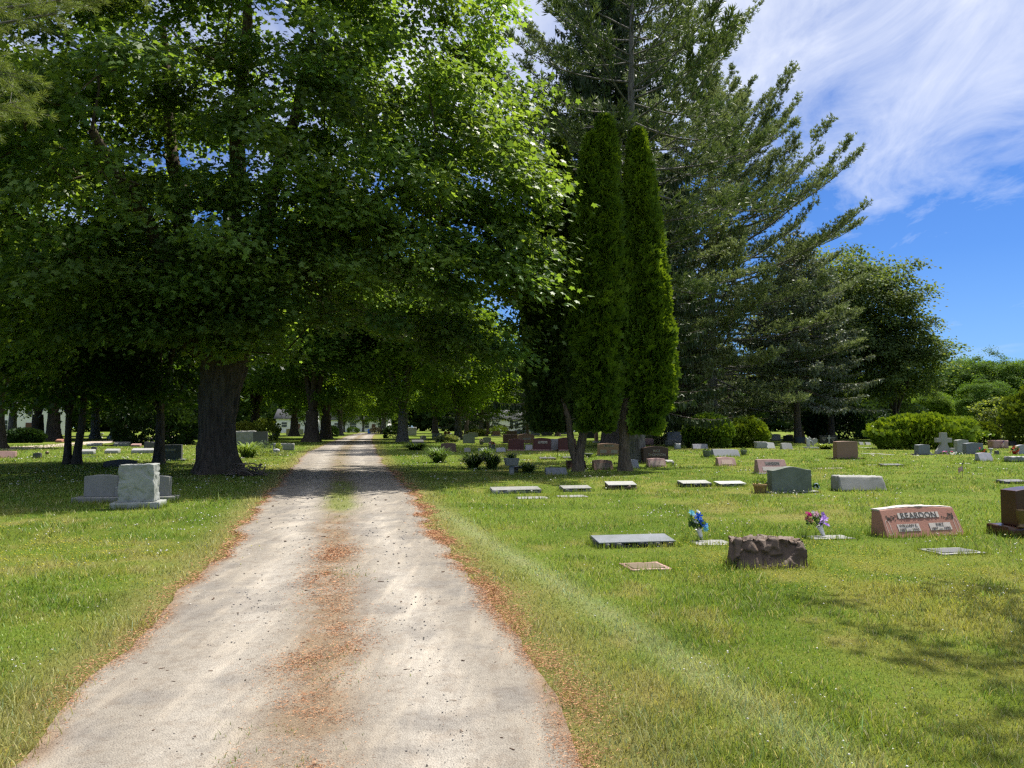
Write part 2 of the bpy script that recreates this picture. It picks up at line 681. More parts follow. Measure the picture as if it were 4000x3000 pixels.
def strips(pos, dr, ln, wd, rng, col):
    side = norm(np.cross(dr, rng.normal(size=dr.shape)))
    a = pos
    m = pos + dr * ln[:, None] * 0.45
    V = np.stack([a, m + side * wd[:, None] / 2, pos + dr * ln[:, None], m - side * wd[:, None] / 2], 1).reshape(-1, 3)
    F_ = np.arange(len(V)).reshape(-1, 4)
    return V, [F_], np.repeat(col, 4, 0)


def merge(parts):
    Vs, Cs, by = [], [], {}
    o = 0
    for V, Fs, c in parts:
        Vs.append(V)
        Cs.append(c if c is not None else np.zeros((len(V), 3)))
        for f in Fs:
            by.setdefault(f.shape[1], []).append(f + o)
        o += len(V)
    return np.concatenate(Vs), [np.concatenate(v) for v in by.values()], np.concatenate(Cs)


def shades(n, rng, a, b, jit=0.12):
    t = rng.random((n, 1))
    c = np.array(a) * (1 - t) + np.array(b) * t
    return np.clip(c * (1 + jit * rng.normal(size=(n, 1))), 0.004, 1)


def tubes(P, par, rad, sides=6):
    """a frustum for every skeleton edge"""
    i = np.where(par >= 0)[0]
    a, b, ra, rb = P[par[i]], P[i], np.minimum(rad[par[i]], rad[i] * 1.35), rad[i]
    d = norm(b - a)
    ref = np.where(np.abs(d[:, 2:3]) > 0.9, np.array([[1.0, 0, 0]]), np.array([[0, 0, 1.0]]))
    u = norm(np.cross(d, ref))
    v = np.cross(d, u)
    t = np.arange(sides) * 2 * math.pi / sides
    ring = u[:, None] * np.cos(t)[None, :, None] + v[:, None] * np.sin(t)[None, :, None]
    A = a[:, None] + ring * ra[:, None, None]
    B = b[:, None] + ring * rb[:, None, None]
    V = np.concatenate([A, B], 1).reshape(-1, 3)
    k = np.arange(sides)
    f = np.stack([k, (k + 1) % sides, sides + (k + 1) % sides, sides + k], 1)
    Fq = (np.arange(len(i))[:, None, None] * 2 * sides + f[None]).reshape(-1, 4)
    return V, [Fq], None


def stem(path, radii, sides=22, ridge=0.0, seed=0, flare=0.0, step=0.18):
    """smooth trunk along a polyline with bark ridges and root flare"""
    path = np.array(path, float)
    seg = np.linalg.norm(np.diff(path, axis=0), axis=1)
    s = np.concatenate([[0], np.cumsum(seg)])
    n = max(4, int(s[-1] / step))
    q = np.linspace(0, s[-1], n)
    Pc = np.stack([np.interp(q, s, path[:, c]) for c in range(3)], 1)
    rr = np.interp(q, s, radii)
    T = norm(np.gradient(Pc, axis=0))
    ref = np.array([1.0, 0.01, 0])
    u = norm(np.cross(T, np.cross(ref[None], T)))
    v = np.cross(T, u)
    t = np.arange(sides) * 2 * math.pi / sides
    cs = np.stack([np.cos(t), np.sin(t)], 1)
    tw = np.stack([np.broadcast_to(np.cos(t) * 2.2, (n, sides)), np.broadcast_to(np.sin(t) * 2.2, (n, sides)), np.broadcast_to(q[:, None] * 0.35, (n, sides))], -1)
    rid = fbm(tw * 2.4 + seed * 3.7, 1.6, seed, 3) - 0.5
    lob = np.sin(t * 5 + seed)[None] * 0.5 + np.sin(t * 3 + 2 * seed)[None] * 0.5
    fl = flare * np.exp(-q / 0.45)[:, None] * (1 + 0.45 * lob)
    rad = rr[:, None] * (1 + ridge * 2 * rid) + fl
    V = Pc[:, None] + (u[:, None] * cs[None, :, :1] + v[:, None] * cs[None, :, 1:]) * rad[..., None]
    k = np.arange(sides)
    f = np.stack([k, (k + 1) % sides, sides + (k + 1) % sides, sides + k], 1)
    Fq = (np.arange(n - 1)[:, None, None] * sides + f[None]).reshape(-1, 4)
    return V.reshape(-1, 3), [Fq], None


def grow(init, targets, rng, seg=0.9, r0=0.018, jit=0.12, pw=2.35, sag=0.10):
    """branch skeleton: every target joins the nearest part of what has grown so far. init: list of (x, y, z, parent, min radius)"""
    P = [np.array(i[:3], float) for i in init]
    par = [i[3] for i in init]
    rmin = [i[4] for i in init]
    n0 = len(P)
    A = np.zeros((len(P) + len(targets) * 25 + 10, 3))
    A[:n0] = P
    n = n0
    d0 = np.min(np.linalg.norm(targets[:, None] - A[None, :n0], axis=2), 1)
    tips = []
    for t in targets[np.argsort(d0)]:
        v = A[:n] - t
        d = np.linalg.norm(v, axis=1) + 0.7 * np.maximum(0, v[:, 2])
        i = int(np.argmin(d))
        L = np.linalg.norm(A[i] - t)
        k = min(20, max(1, int(L / seg)))
        p0 = A[i].copy()
        prev = i
        for j in range(1, k + 1):
            f = j / k
            q = p0 * (1 - f) + t * f
            q[2] += sag * L * math.sin(math.pi * f)
            if j < k:
                q += rng.normal(size=3) * jit * min(1, L / 3)
            A[n] = q
            par.append(prev)
            rmin.append(0)
            prev = n
            n += 1
        tips.append(prev)
    P = A[:n]
    par = np.array(par)
    acc = np.zeros(n)
    kids = np.zeros(n, int)
    for i in range(n - 1, -1, -1):
        if kids[i] == 0:
            acc[i] = r0 ** pw
        if par[i] >= 0:
            acc[par[i]] += acc[i]
            kids[par[i]] += 1
    rad = np.maximum(acc ** (1 / pw), np.array(rmin))
    return P, par, rad, np.array(tips)


def in_ellipsoids(n, ells, rng, keep=None, shell=0.45):
    """random points in a union of ellipsoids, thinner in the middle"""
    out = []
    tot = sum(e[1][0] * e[1][1] * e[1][2] for e in ells)
    while sum(len(o) for o in out) < n:
        for c, r in ells:
            m = max(8, int(n * r[0] * r[1] * r[2] / tot))
            d = norm(rng.normal(size=(m, 3)))
            q = (shell + (1 - shell) * rng.random(m)) ** 0.7
            p = np.array(c) + d * q[:, None] * np.array(r)
            if keep is not None:
                p = p[keep(p)]
            out.append(p)
    P = np.concatenate(out)
    rng.shuffle(P)
    # spread: drop points that crowd their neighbours
    return P[:n]


def leaf_clusters(centers, axis_xy, per, spread, rng, size, ca, cb, tv=MAPLE_V, tf=MAPLE_F, flatness=0.34, droop=0.35, jit=0.5, clump=0.25):
    n = len(centers)
    cnt = np.maximum(10, (per * (0.6 + 0.8 * rng.random(n))).astype(int))
    ci = np.repeat(np.arange(n), cnt)
    m = len(ci)
    out = centers - np.array([axis_xy[0], axis_xy[1], 0])
    out[:, 2] = 0
    out = norm(out)
    sc = spread * (0.7 + 0.6 * rng.random(n))
    off = rng.normal(size=(m, 3)) * np.array([1, 1, flatness]) * 0.55
    # layered sprays that sag to the outside
    off[:, 2] -= 0.28 * (off * out[ci]).sum(1)
    off[:, 2] += 0.16 * np.round(rng.normal(size=m) * 1.3)
    pos = centers[ci] + off * sc[ci][:, None]
    u = norm(off * np.array([1, 1, 0.3]) + out[ci] * 0.5 + rng.normal(size=(m, 3)) * 0.45)
    u[:, 2] -= droop
    nr = np.array([0, 0, 1.0]) + 0.35 * out[ci] + jit * rng.normal(size=(m, 3))
    fr = frames(u, nr)
    t = np.clip(rng.random(n)[ci] * 0.6 + rng.random(m) * 0.4, 0, 1)[:, None]
    col = np.array(ca) * (1 - t) + np.array(cb) * t
    col = np.clip(col * (1 + clump * rng.normal(size=n)[ci][:, None] * 0.5 + 0.10 * rng.normal(size=(m, 1))), 0.004, 1)
    s = size * (0.5 + 0.85 * rng.random(m))
    return scatter(tv, tf, pos, fr, s, col)


# ---------------------------------------------------------------- broadleaf trees
def broadleaf(name, loc, H, Rc, zb, seed, n_cl, per, lsize, ca, cb, mat, bark, trunk_r, spread=1.0, lean=0.0, label=None, cat='tree', group=None, tv=QUAD_V, tf=QUAD_F, limbs=5, squash=1.0, rz=0.0, shell=0.4):
    rng = np.random.default_rng(seed)
    zc = (H + zb) / 2
    ells = [((lean, 0, zc), (Rc * 0.8, Rc * 0.8 * squash, (H - zb) / 2))]
    for k in range(5):
        a = 2 * math.pi * k / 5 + rng.random()
        zz = zb + (H - zb) * (0.25 + 0.4 * rng.random())
        ells.append(((lean + Rc * 0.5 * math.cos(a), Rc * 0.5 * squash * math.sin(a), zz), (Rc * 0.5, Rc * 0.5 * squash, (H - zb) * 0.24)))
    T = in_ellipsoids(n_cl, ells, rng, lambda p: p[:, 2] > zb * 0.8, shell)
    fork = zb * 0.9
    init = [(0, 0, 0, -1, trunk_r)]
    m = 4
    for k in range(1, m + 1):
        init.append((lean * 0.2 * k / m, 0, fork * k / m, len(init) - 1, trunk_r * (1 - 0.2 * k / m)))
    f = len(init) - 1
    for k in range(limbs):
        a = 2 * math.pi * (k + 0.4 * rng.random()) / limbs
        e = Rc * (0.15 + 0.3 * rng.random())
        prev = f
        for j in (1, 2, 3, 4):
            g = j / 4
            init.append((lean * 0.3 + e * math.cos(a) * g, e * math.sin(a) * g * squash, fork + (H - fork) * 0.62 * g * (0.7 + 0.3 * rng.random()), prev, trunk_r * 0.5 * (1 - 0.75 * g)))
            prev = len(init) - 1
    P, par, rad, tips = grow(init, T, rng, seg=1.1, r0=0.02)
    skip = np.arange(len(P)) > m
    par2 = par.copy()
    par2[~skip] = -1
    tr = stem([i[:3] for i in init[:m + 1]], [i[4] for i in init[:m + 1]], 16, 0.12, seed, trunk_r * 0.45)
    Vt, Ft, _ = merge([tr, tubes(P, par2, rad, 5)])
    root = empty(name, loc, rz, label, cat, group)
    npmesh('trunk', Vt, Ft, bark, root, smooth=True)
    V, Fs, c = leaf_clusters(T, (lean, 0), per, spread, rng, lsize, ca, cb, tv, tf)
    npmesh('crown', V, Fs, mat, root, col=c)
    return root


# ---------------------------------------------------------------- conifers
def conifer(name, loc, H, Rb, zb, seed, style, mat, bark, trunk_r, ca, cb, label=None, cat='tree', group=None, dens=1.0, width=1.0, profile=0.75, gap=0.5, bare=0.12, rz=0.0, hang=0.35, cut=None):
    rng = np.random.default_rng(seed)
    sk_P, sk_par, sk_r = [], [], []
    pos, dr, ln, wd, tone = [], [], [], [], []
    z = zb
    path = [(0, 0, 0), (0.02 * H * rng.normal() * 0.3, 0.02 * H * rng.normal() * 0.3, H * 0.5), (0, 0, H)]
    pz = np.array([p[2] for p in path])

    def axis(zz):
        return np.array([np.interp(zz, pz, [p[0] for p in path]), np.interp(zz, pz, [p[1] for p in path]), zz])
    pine = style == 'pine'
    while z < H - 0.3:
        f = (z - zb) / (H - zb)
        nb = rng.integers(4, 7) if not pine else rng.integers(3, 6)
        a0 = rng.random() * 6.28
        for k in range(nb):
            az = a0 + 6.283 * k / nb + rng.normal() * 0.25
            env = (1 - f) ** profile if not pine else (min(1.0, 0.62 + 1.2 * f) * (1 - f ** 2.2) ** 0.8)
            L = Rb * env * (0.72 + 0.42 * rng.random()) + 0.25
            if pine:
                el = -0.14 + 0.80 * f + 0.13 * rng.normal()
                up, drp = 0.12 + 0.2 * f, 0.10
            else:
                el = -0.22 + 0.62 * f + 0.07 * rng.normal()
                up, drp = 0.16, 0.22 * (1 - f)
            h = np.array([math.cos(az), math.sin(az), 0.0])
            side = np.array([-h[1], h[0], 0.0])
            p0 = axis(z + 0.2 * rng.normal())
            if cut is not None and not cut(np.array(loc) + p0 + h * L * 0.8):
                continue
            nseg = 7
            t = np.linspace(0, 1, nseg + 1)
            bend = rng.normal() * 0.10
            B = p0 + h * (L * t)[:, None] + side * (bend * L * t * t)[:, None]
            B[:, 2] += L * (math.tan(el) * t - drp * t * 1.4 * (1 - 0.45 * t) + up * t ** 3)
            b0 = len(sk_P)
            for j in range(nseg + 1):
                sk_P.append(B[j])
                sk_par.append(b0 + j - 1 if j else -1)
                sk_r.append(max(0.008, (0.0085 if pine else 0.006) * L + 0.008) * (1 - 0.85 * t[j]) + 0.004)
            if pine:
                nl = max(8, int(L * 6.5 * dens))
                tl = 0.22 + 0.78 * rng.random(nl) ** 0.8
            else:
                nl = max(8, int(L * 8.5 * dens))
                tl = bare + (1 - bare) * rng.random(nl)
            BP = np.stack([np.interp(tl, t, B[:, c]) for c in range(3)], 1)
            BT = norm(np.stack([np.interp(np.minimum(tl + 0.05, 1), t, B[:, c]) for c in range(3)], 1) - np.stack([np.interp(tl - 0.05, t, B[:, c]) for c in range(3)], 1))
            sg = np.where(rng.random(nl) < 0.5, -1.0, 1.0)
            if pine:
                ll = (L * 0.26 * (1.15 - tl) + 0.3) * (0.6 + 0.6 * rng.random(nl))
                ld = norm(BT * 0.75 + side * (sg * (0.35 + 0.5 * rng.random(nl)))[:, None] + np.array([0, 0, 1.0]) * (0.25 + 0.35 * rng.random(nl))[:, None])
                # thin twigs that carry brushes of needles
                for j in range(0, nl, 2):
                    sk_P += [BP[j], BP[j] + ld[j] * ll[j]]
                    sk_par += [-1, len(sk_P) - 2]
                    sk_r += [0.010, 0.005]
                nt = 4
                rep = np.repeat(np.arange(nl), nt)
                fr_ = np.tile(np.linspace(0.3, 1, nt), nl)
                tp = BP[rep] + ld[rep] * (ll[rep] * fr_)[:, None] + rng.normal(size=(len(rep), 3)) * 0.10
                nn = 8
                r2 = np.repeat(np.arange(len(rep)), nn)
                nd = norm(ld[rep][r2] * 0.9 + rng.normal(size=(len(r2), 3)) * 0.62 + np.array([0, 0, 0.25]))
                pos.append(tp[r2]); dr.append(nd)
                ln.append(0.30 * (0.7 + 0.6 * rng.random(len(r2))))
                wd.append(np.full(len(r2), 0.045 * width))
                tone.append(np.repeat(rng.random(nl), nt)[r2] * 0.7 + 0.3 * rng.random(len(r2)))
            else:
                ll = (0.16 * L * (1.1 - tl) + 0.22) * (0.7 + 0.6 * rng.random(nl))
                ld = norm(BT * 0.65 + side * (sg * 0.85)[:, None] + rng.normal(size=(nl, 3)) * 0.12 - np.array([0, 0, 0.18]))
                per = np.maximum(2, (ll / 0.16).astype(int))
                rep = np.repeat(np.arange(nl), per)
                fr_ = (np.arange(len(rep)) - np.repeat(np.cumsum(per) - per, per)) / per[rep]
                q = BP[rep] + ld[rep] * (ll[rep] * fr_)[:, None]
                d2 = norm(ld[rep] + rng.normal(size=(len(rep), 3)) * 0.38 + np.array([0, 0, -0.12]))
                hg = rng.random(len(rep)) < hang
                d2[hg] = norm(np.array([0, 0, -1.0]) + 0.22 * rng.normal(size=(hg.sum(), 3)))
                pos.append(q); dr.append(d2)
                l_ = 0.32 * (0.7 + 0.6 * rng.random(len(rep)))
                l_[hg] *= 1.5
                ln.append(l_)
                wd.append(0.095 * width * (0.7 + 0.6 * rng.random(len(rep))))
                tn = np.repeat(rng.random(nl), per) * 0.6 + 0.4 * rng.random(len(rep))
                tn[hg] *= 0.4
                tone.append(tn)
        z += gap * (0.8 + 0.4 * rng.random()) * (1 if not pine else 1.7) * (1 - 0.35 * f)
    pos, dr, ln, wd, tone = (np.concatenate(x) for x in (pos, dr, ln, wd, tone))
    col = np.array(ca) * (1 - tone[:, None]) + np.array(cb) * tone[:, None]
    V, Fs, c = strips(pos, dr, ln, wd, rng, np.clip(col * (1 + 0.12 * rng.normal(size=(len(col), 1))), 0.004, 1))
    tr = stem(path, [trunk_r, trunk_r * 0.6, 0.02], 14, 0.08, seed, trunk_r * 0.4, 0.35)
    Vt, Ft, _ = merge([tr, tubes(np.array(sk_P), np.array(sk_par), np.array(sk_r), 4)])
    root = empty(name, loc, rz, label, cat, group)
    npmesh('trunk', Vt, Ft, bark, root, smooth=True)
    npmesh('crown', V, Fs, mat, root, col=c)
    return root


def shell_sprays(P, nrm, rng, size, ca, cb, up=0.5, tv=FAN_V, tf=FAN_F, patch=2.0, seed=0):
    n = len(P)
    u = norm(nrm * 0.8 + np.array([0, 0, up]) + rng.normal(size=(n, 3)) * 0.35)
    tang = norm(np.cross(nrm, np.array([0, 0, 1.0])) + rng.normal(size=(n, 3)) * 0.7)
    fr = frames(u, tang)
    t = np.clip(fbm(P, patch, seed, 3)[:, None] * 0.9 + 0.35 * (rng.random((n, 1)) - 0.3), 0, 1)
    col = np.array(ca) * (1 - t) + np.array(cb) * t
    return scatter(tv, tf, P, fr, size * (0.65 + 0.7 * rng.random(n)), np.clip(col * (1 + 0.1 * rng.normal(size=(n, 1))), .003, 1))


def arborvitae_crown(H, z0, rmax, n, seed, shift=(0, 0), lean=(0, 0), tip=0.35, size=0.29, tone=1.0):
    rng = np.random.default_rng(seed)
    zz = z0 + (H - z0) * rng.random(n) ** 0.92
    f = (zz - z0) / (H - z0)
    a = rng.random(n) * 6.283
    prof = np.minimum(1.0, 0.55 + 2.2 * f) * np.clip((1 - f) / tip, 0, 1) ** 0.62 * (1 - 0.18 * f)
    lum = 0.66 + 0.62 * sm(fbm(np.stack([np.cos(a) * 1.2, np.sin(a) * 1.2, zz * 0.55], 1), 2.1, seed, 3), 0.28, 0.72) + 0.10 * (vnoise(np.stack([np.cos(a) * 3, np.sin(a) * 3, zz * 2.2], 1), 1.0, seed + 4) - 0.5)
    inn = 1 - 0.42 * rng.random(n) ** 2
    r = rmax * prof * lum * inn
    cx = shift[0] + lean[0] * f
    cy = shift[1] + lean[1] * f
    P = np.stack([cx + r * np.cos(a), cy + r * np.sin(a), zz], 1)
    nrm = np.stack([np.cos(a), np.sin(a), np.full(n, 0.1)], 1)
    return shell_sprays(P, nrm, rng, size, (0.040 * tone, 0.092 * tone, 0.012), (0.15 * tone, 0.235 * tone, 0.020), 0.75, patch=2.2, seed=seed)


def round_bush(name, loc, rx, ry, h, n, seed, ca, cb, mat, label, cat='bush', group=None, size=0.22, lumps=0.35, spiky=0.2, rz=0.0, flat_top=1.0, tv=FAN_V, tf=FAN_F, up=0.4):
    rng = np.random.default_rng(seed)
    d = norm(rng.normal(size=(n, 3)))
    d[:, 2] = np.abs(d[:, 2])
    lum = 1 - lumps / 2 + lumps * fbm(d * 2.2, 1.3, seed, 3) * 1.0
    inn = 1 - 0.45 * rng.random(n) ** 2
    P = d * np.array([rx, ry, h * 0.62]) * (lum * inn)[:, None]
    low = rng.random(n) < 0.35
    P[:, 2] = P[:, 2] + h * 0.36
    P[low, 2] = rng.random(low.sum()) * h * 0.5
    P[low, :2] *= (0.75 + 0.25 * np.sqrt(np.clip(P[low, 2] / (h * 0.5), 0, 1)))[:, None] / np.maximum(np.linalg.norm(P[low, :2] / np.array([rx, ry]), axis=1), 0.3)[:, None] * (0.72 + 0.25 * rng.random(low.sum()))[:, None]
    nrm = norm(P - np.array([0, 0, h * 0.35]))
    V, Fs, c = shell_sprays(P, nrm, rng, size, ca, cb, up, tv, tf, 2.0, seed)
    V[:, 2] = np.maximum(V[:, 2], 0.0)
    o = npmesh(name, V, Fs, mat, None, col=c)
    o.location = loc
    o.rotation_euler = (0, 0, rz)
    return tag(o, label, cat, group)


def strap_plant(name, loc, rad, h, n, seed, ca, cb, mat, label, cat='plant', group=None, wid=0.03, parent=None, z0=0.0, squash=1.0):
    """clump of arching strap leaves"""
    rng = np.random.default_rng(seed)
    a = rng.random(n) * 6.283
    L = rad * (0.75 + 0.9 * rng.random(n))
    hh = h * (0.55 + 0.6 * rng.random(n))
    t = np.linspace(0, 1, 6)
    b0 = rng.normal(size=(n, 2)) * rad * 0.18
    x = b0[:, :1] + np.cos(a)[:, None] * L[:, None] * t
    y = (b0[:, 1:] + np.sin(a)[:, None] * L[:, None] * t) * squash
    z = hh[:, None] * (1.9 * t - 1.15 * t * t * (0.8 + 0.5 * rng.random((n, 1)))) + z0
    w = wid * np.array([0.7, 1, 1.1, 1.0, 0.75, 0.1])
    sx, sy = -np.sin(a)[:, None] * w / 2, np.cos(a)[:, None] * w / 2
    A = np.stack([x + sx, y + sy, z], -1)
    B = np.stack([x - sx, y - sy, z], -1)
    V = np.stack([A, B], 2).reshape(-1, 3)
    k = np.arange(5)
    f = np.stack([2 * k, 2 * k + 1, 2 * k + 3, 2 * k + 2], 1)
    Fq = (np.arange(n)[:, None, None] * 12 + f[None]).reshape(-1, 4)
    c = np.repeat(shades(n, rng, ca, cb), 12, 0)
    V[:, 2] = np.maximum(V[:, 2], z0 + 0.004)
    o = npmesh(name, V, [Fq], mat, parent, col=c)
    if parent is None:
        o.location = (loc[0], loc[1], loc[2] if len(loc) > 2 else 0)
        tag(o, label, cat, group)
    else:
        o.location = loc
    return o


def small_plant(name, loc, r, h, n, seed, ca, cb, mat, label=None, cat='plant', group=None, size=0.06, parent=None, tv=QUAD_V, tf=QUAD_F):
    rng = np.random.default_rng(seed)
    d = norm(rng.normal(size=(n, 3)))
    d[:, 2] = np.abs(d[:, 2])
    P = d * np.array([r, r, h]) * (rng.random((n, 1)) ** 0.5)
    V, Fs, c = shell_sprays(P, d, rng, size, ca, cb, 0.3, tv, tf, 6.0, seed)
    o = npmesh(name, V, Fs, mat, parent, col=c)
    o.location = loc
    if parent is None:
        tag(o, label, cat, group)
    return o
# ---------------------------------------------------------------- light, sky, camera
SUN_AZ, SUN_EL = R(46), R(61)
SDIR = Vector((math.sin(SUN_AZ) * math.cos(SUN_EL), math.cos(SUN_AZ) * math.cos(SUN_EL), math.sin(SUN_EL)))


def build_sky():
    w = bpy.data.worlds.new('World')
    SC.world = w
    w.use_nodes = True
    nt = w.node_tree
    for n in list(nt.nodes):
        nt.nodes.remove(n)
    out = nt.nodes.new('ShaderNodeOutputWorld')
    bg = nt.nodes.new('ShaderNodeBackground')
    bg.inputs['Strength'].default_value = 0.056
    sky = nt.nodes.new('ShaderNodeTexSky')
    sky.sky_type = 'NISHITA'
    sky.sun_disc = False
    sky.sun_elevation = SUN_EL
    sky.sun_rotation = SUN_AZ
    sky.air_density = 1.0
    sky.dust_density = 0.25
    sky.ozone_density = 3.0
    tint = mix(nt, 1.0, sky.outputs[0], (0.275, 0.46, 0.77), 'MULTIPLY')
    tc = nt.nodes.new('ShaderNodeTexCoord').outputs['Generated']
    sp = nt.nodes.new('ShaderNodeSeparateXYZ')
    nt.links.new(tc, sp.inputs[0])

    def M(op, a, b):
        n = nt.nodes.new('ShaderNodeMath')
        n.operation = op
        for s, v in ((n.inputs[0], a), (n.inputs[1], b)):
            if hasattr(v, 'links'):
                nt.links.new(v, s)
            else:
                s.default_value = v
        return n.outputs[0]
    zz = M('ADD', M('MAXIMUM', sp.outputs[2], 0.0), 0.13)
    px, py = M('DIVIDE', sp.outputs[0], zz), M('DIVIDE', sp.outputs[1], zz)
    cb = nt.nodes.new('ShaderNodeCombineXYZ')
    nt.links.new(px, cb.inputs[0]); nt.links.new(py, cb.inputs[1])

    def layer(rot, sc, off, scale, det, rough, dist):
        mp = nt.nodes.new('ShaderNodeMapping')
        mp.inputs['Rotation'].default_value = (0, 0, rot)
        mp.inputs['Scale'].default_value = sc
        mp.inputs['Location'].default_value = off
        nt.links.new(cb.outputs[0], mp.inputs['Vector'])
        return noise(nt, mp.outputs[0], scale, det, rough, dist)
    big = layer(R(20), (0.8, 0.7, 1), (CLOUD[0], CLOUD[1], 0), 1.1, 3, 0.5, 0.3)
    wisp = layer(R(62), (1.0, 0.55, 1), (3.4, 0.7, 0), 3.4, 9, 0.62, 0.9)
    fine = layer(R(45), (1.0, 0.6, 1), (5.0, 2.0, 0), 8.0, 6, 0.6, 0.3)
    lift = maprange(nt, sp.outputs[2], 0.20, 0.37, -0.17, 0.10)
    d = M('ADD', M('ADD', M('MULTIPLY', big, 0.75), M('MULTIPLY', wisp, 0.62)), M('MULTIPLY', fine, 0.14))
    d = M('ADD', M('ADD', d, lift), maprange(nt, sp.outputs[2], 0.50, 0.80, 0.0, 0.30))  # extra unseen cloud overhead, added to fill the shaded foliage with light
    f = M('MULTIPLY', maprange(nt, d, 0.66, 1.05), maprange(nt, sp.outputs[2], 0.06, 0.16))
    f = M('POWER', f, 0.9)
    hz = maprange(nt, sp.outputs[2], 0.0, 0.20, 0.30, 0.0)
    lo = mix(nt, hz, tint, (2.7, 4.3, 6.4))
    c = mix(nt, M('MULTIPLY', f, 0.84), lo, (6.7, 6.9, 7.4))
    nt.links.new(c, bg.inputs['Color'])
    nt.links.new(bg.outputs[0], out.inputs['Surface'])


CLOUD = (5.2, 7.7)


def build_light_camera():
    L = bpy.data.lights.new('sun', 'SUN')
    L.energy = 3.4
    L.angle = R(0.53)
    L.color = (1.0, 0.945, 0.85)
    o = bpy.data.objects.new('sun', L)
    COL.objects.link(o)
    o.location = SDIR * 60
    o.rotation_euler = SDIR.to_track_quat('Z', 'Y').to_euler()
    cam = bpy.data.cameras.new('camera')
    cam.sensor_width = 36.0
    cam.lens = 36.0 * FP / 4000.0
    cam.clip_end = 3000
    cam.clip_start = 0.05
    c = bpy.data.objects.new('camera', cam)
    COL.objects.link(c)
    c.location = (0, 0, EYE)
    c.rotation_euler = (R(90) + TH, 0, 0)
    SC.camera = c
    SC.view_settings.view_transform = 'Standard'
    SC.view_settings.look = 'None'
    SC.view_settings.gamma = 1
    SC.view_settings.exposure = 1.52
    SC.render.resolution_x, SC.render.resolution_y = 1024, 768
    cy = SC.cycles
    cy.max_bounces = 8
    cy.diffuse_bounces = 5
    cy.glossy_bounces = 2
    cy.transmission_bounces = 4
    cy.transparent_max_bounces = 4
    cy.caustics_reflective = False
    cy.caustics_refractive = False
    cy.use_denoising = False
    cy.sample_clamp_indirect = 6
    cy.use_adaptive_sampling = True
    cy.adaptive_threshold = 0.015
    SC.render.film_transparent = False
    cy.pixel_filter_type = 'BLACKMAN_HARRIS'
    cy.filter_width = 1.35


# ---------------------------------------------------------------- lanes
EL = [gp(*p) for p in ((55, 3000), (300, 2712), (520, 2531), (680, 2350), (868, 2170), (1004, 1997), (1098, 1880), (1156, 1812), (1196, 1767), (1298, 1726), (1358, 1703))]
ER = [gp(*p) for p in ((2300, 3000), (2165, 2712), (2043, 2531), (1917, 2350), (1760, 2170), (1640, 1997), (1575, 1890), (1492, 1812), (1474, 1767), (1454, 1726), (1456, 1703))]
EL = [(EL[0][0] + 0.32, -4.0)] + [(EL[0][0], EL[0][1])] + EL[1:] + [(-35.0, 178.0)]
ER = [(ER[0][0] + 0.85, -4.0)] + ER + [(-31.2, 178.0)]
LX, LY = np.array([p[0] for p in EL]), np.array([p[1] for p in EL])
RX, RY = np.array([p[0] for p in ER]), np.array([p[1] for p in ER])


def lane_l(y):
    return np.interp(y, LY, LX)


def lane_r(y):
    return np.interp(y, RY, RX)


def lane_u(P):
    l, r = lane_l(P[:, 1]), lane_r(P[:, 1])
    return (P[:, 0] - l) / (r - l)


def edge_wob(y, seed):
    q = np.stack([y * 1.0, np.zeros_like(y)], -1)
    return (fbm(q, 1.7, seed, 4) - 0.5) * 0.16 + (fbm(q, 0.25, seed + 5, 2) - 0.5) * 0.12


def strip_density(P):
    """how grassy the middle of the lane is, 0..1"""
    u = lane_u(P)
    n = fbm(P, 2.3, 31, 4)
    y = P[:, 1]
    far = sm(y, 13.0, 14.6) * (1 - sm(y, 19.5, 21.5))
    near = (1 - sm(y, 8.5, 11.5)) * 0.6 + 0.3
    c = 0.505 - 0.035 * (1 - sm(y, 2, 7)) + 0.03 * (fbm(np.stack([y, y * 0], -1), 0.8, 3, 2) - 0.5)
    wd = np.where(y < 8, 0.085, np.where(y > 12.5, 0.085, 0.06))
    lat = np.exp(-((u - c) / wd) ** 2)
    return np.clip(lat * (far * 1.25 + near * sm(n, 0.40, 0.62)), 0, 1)


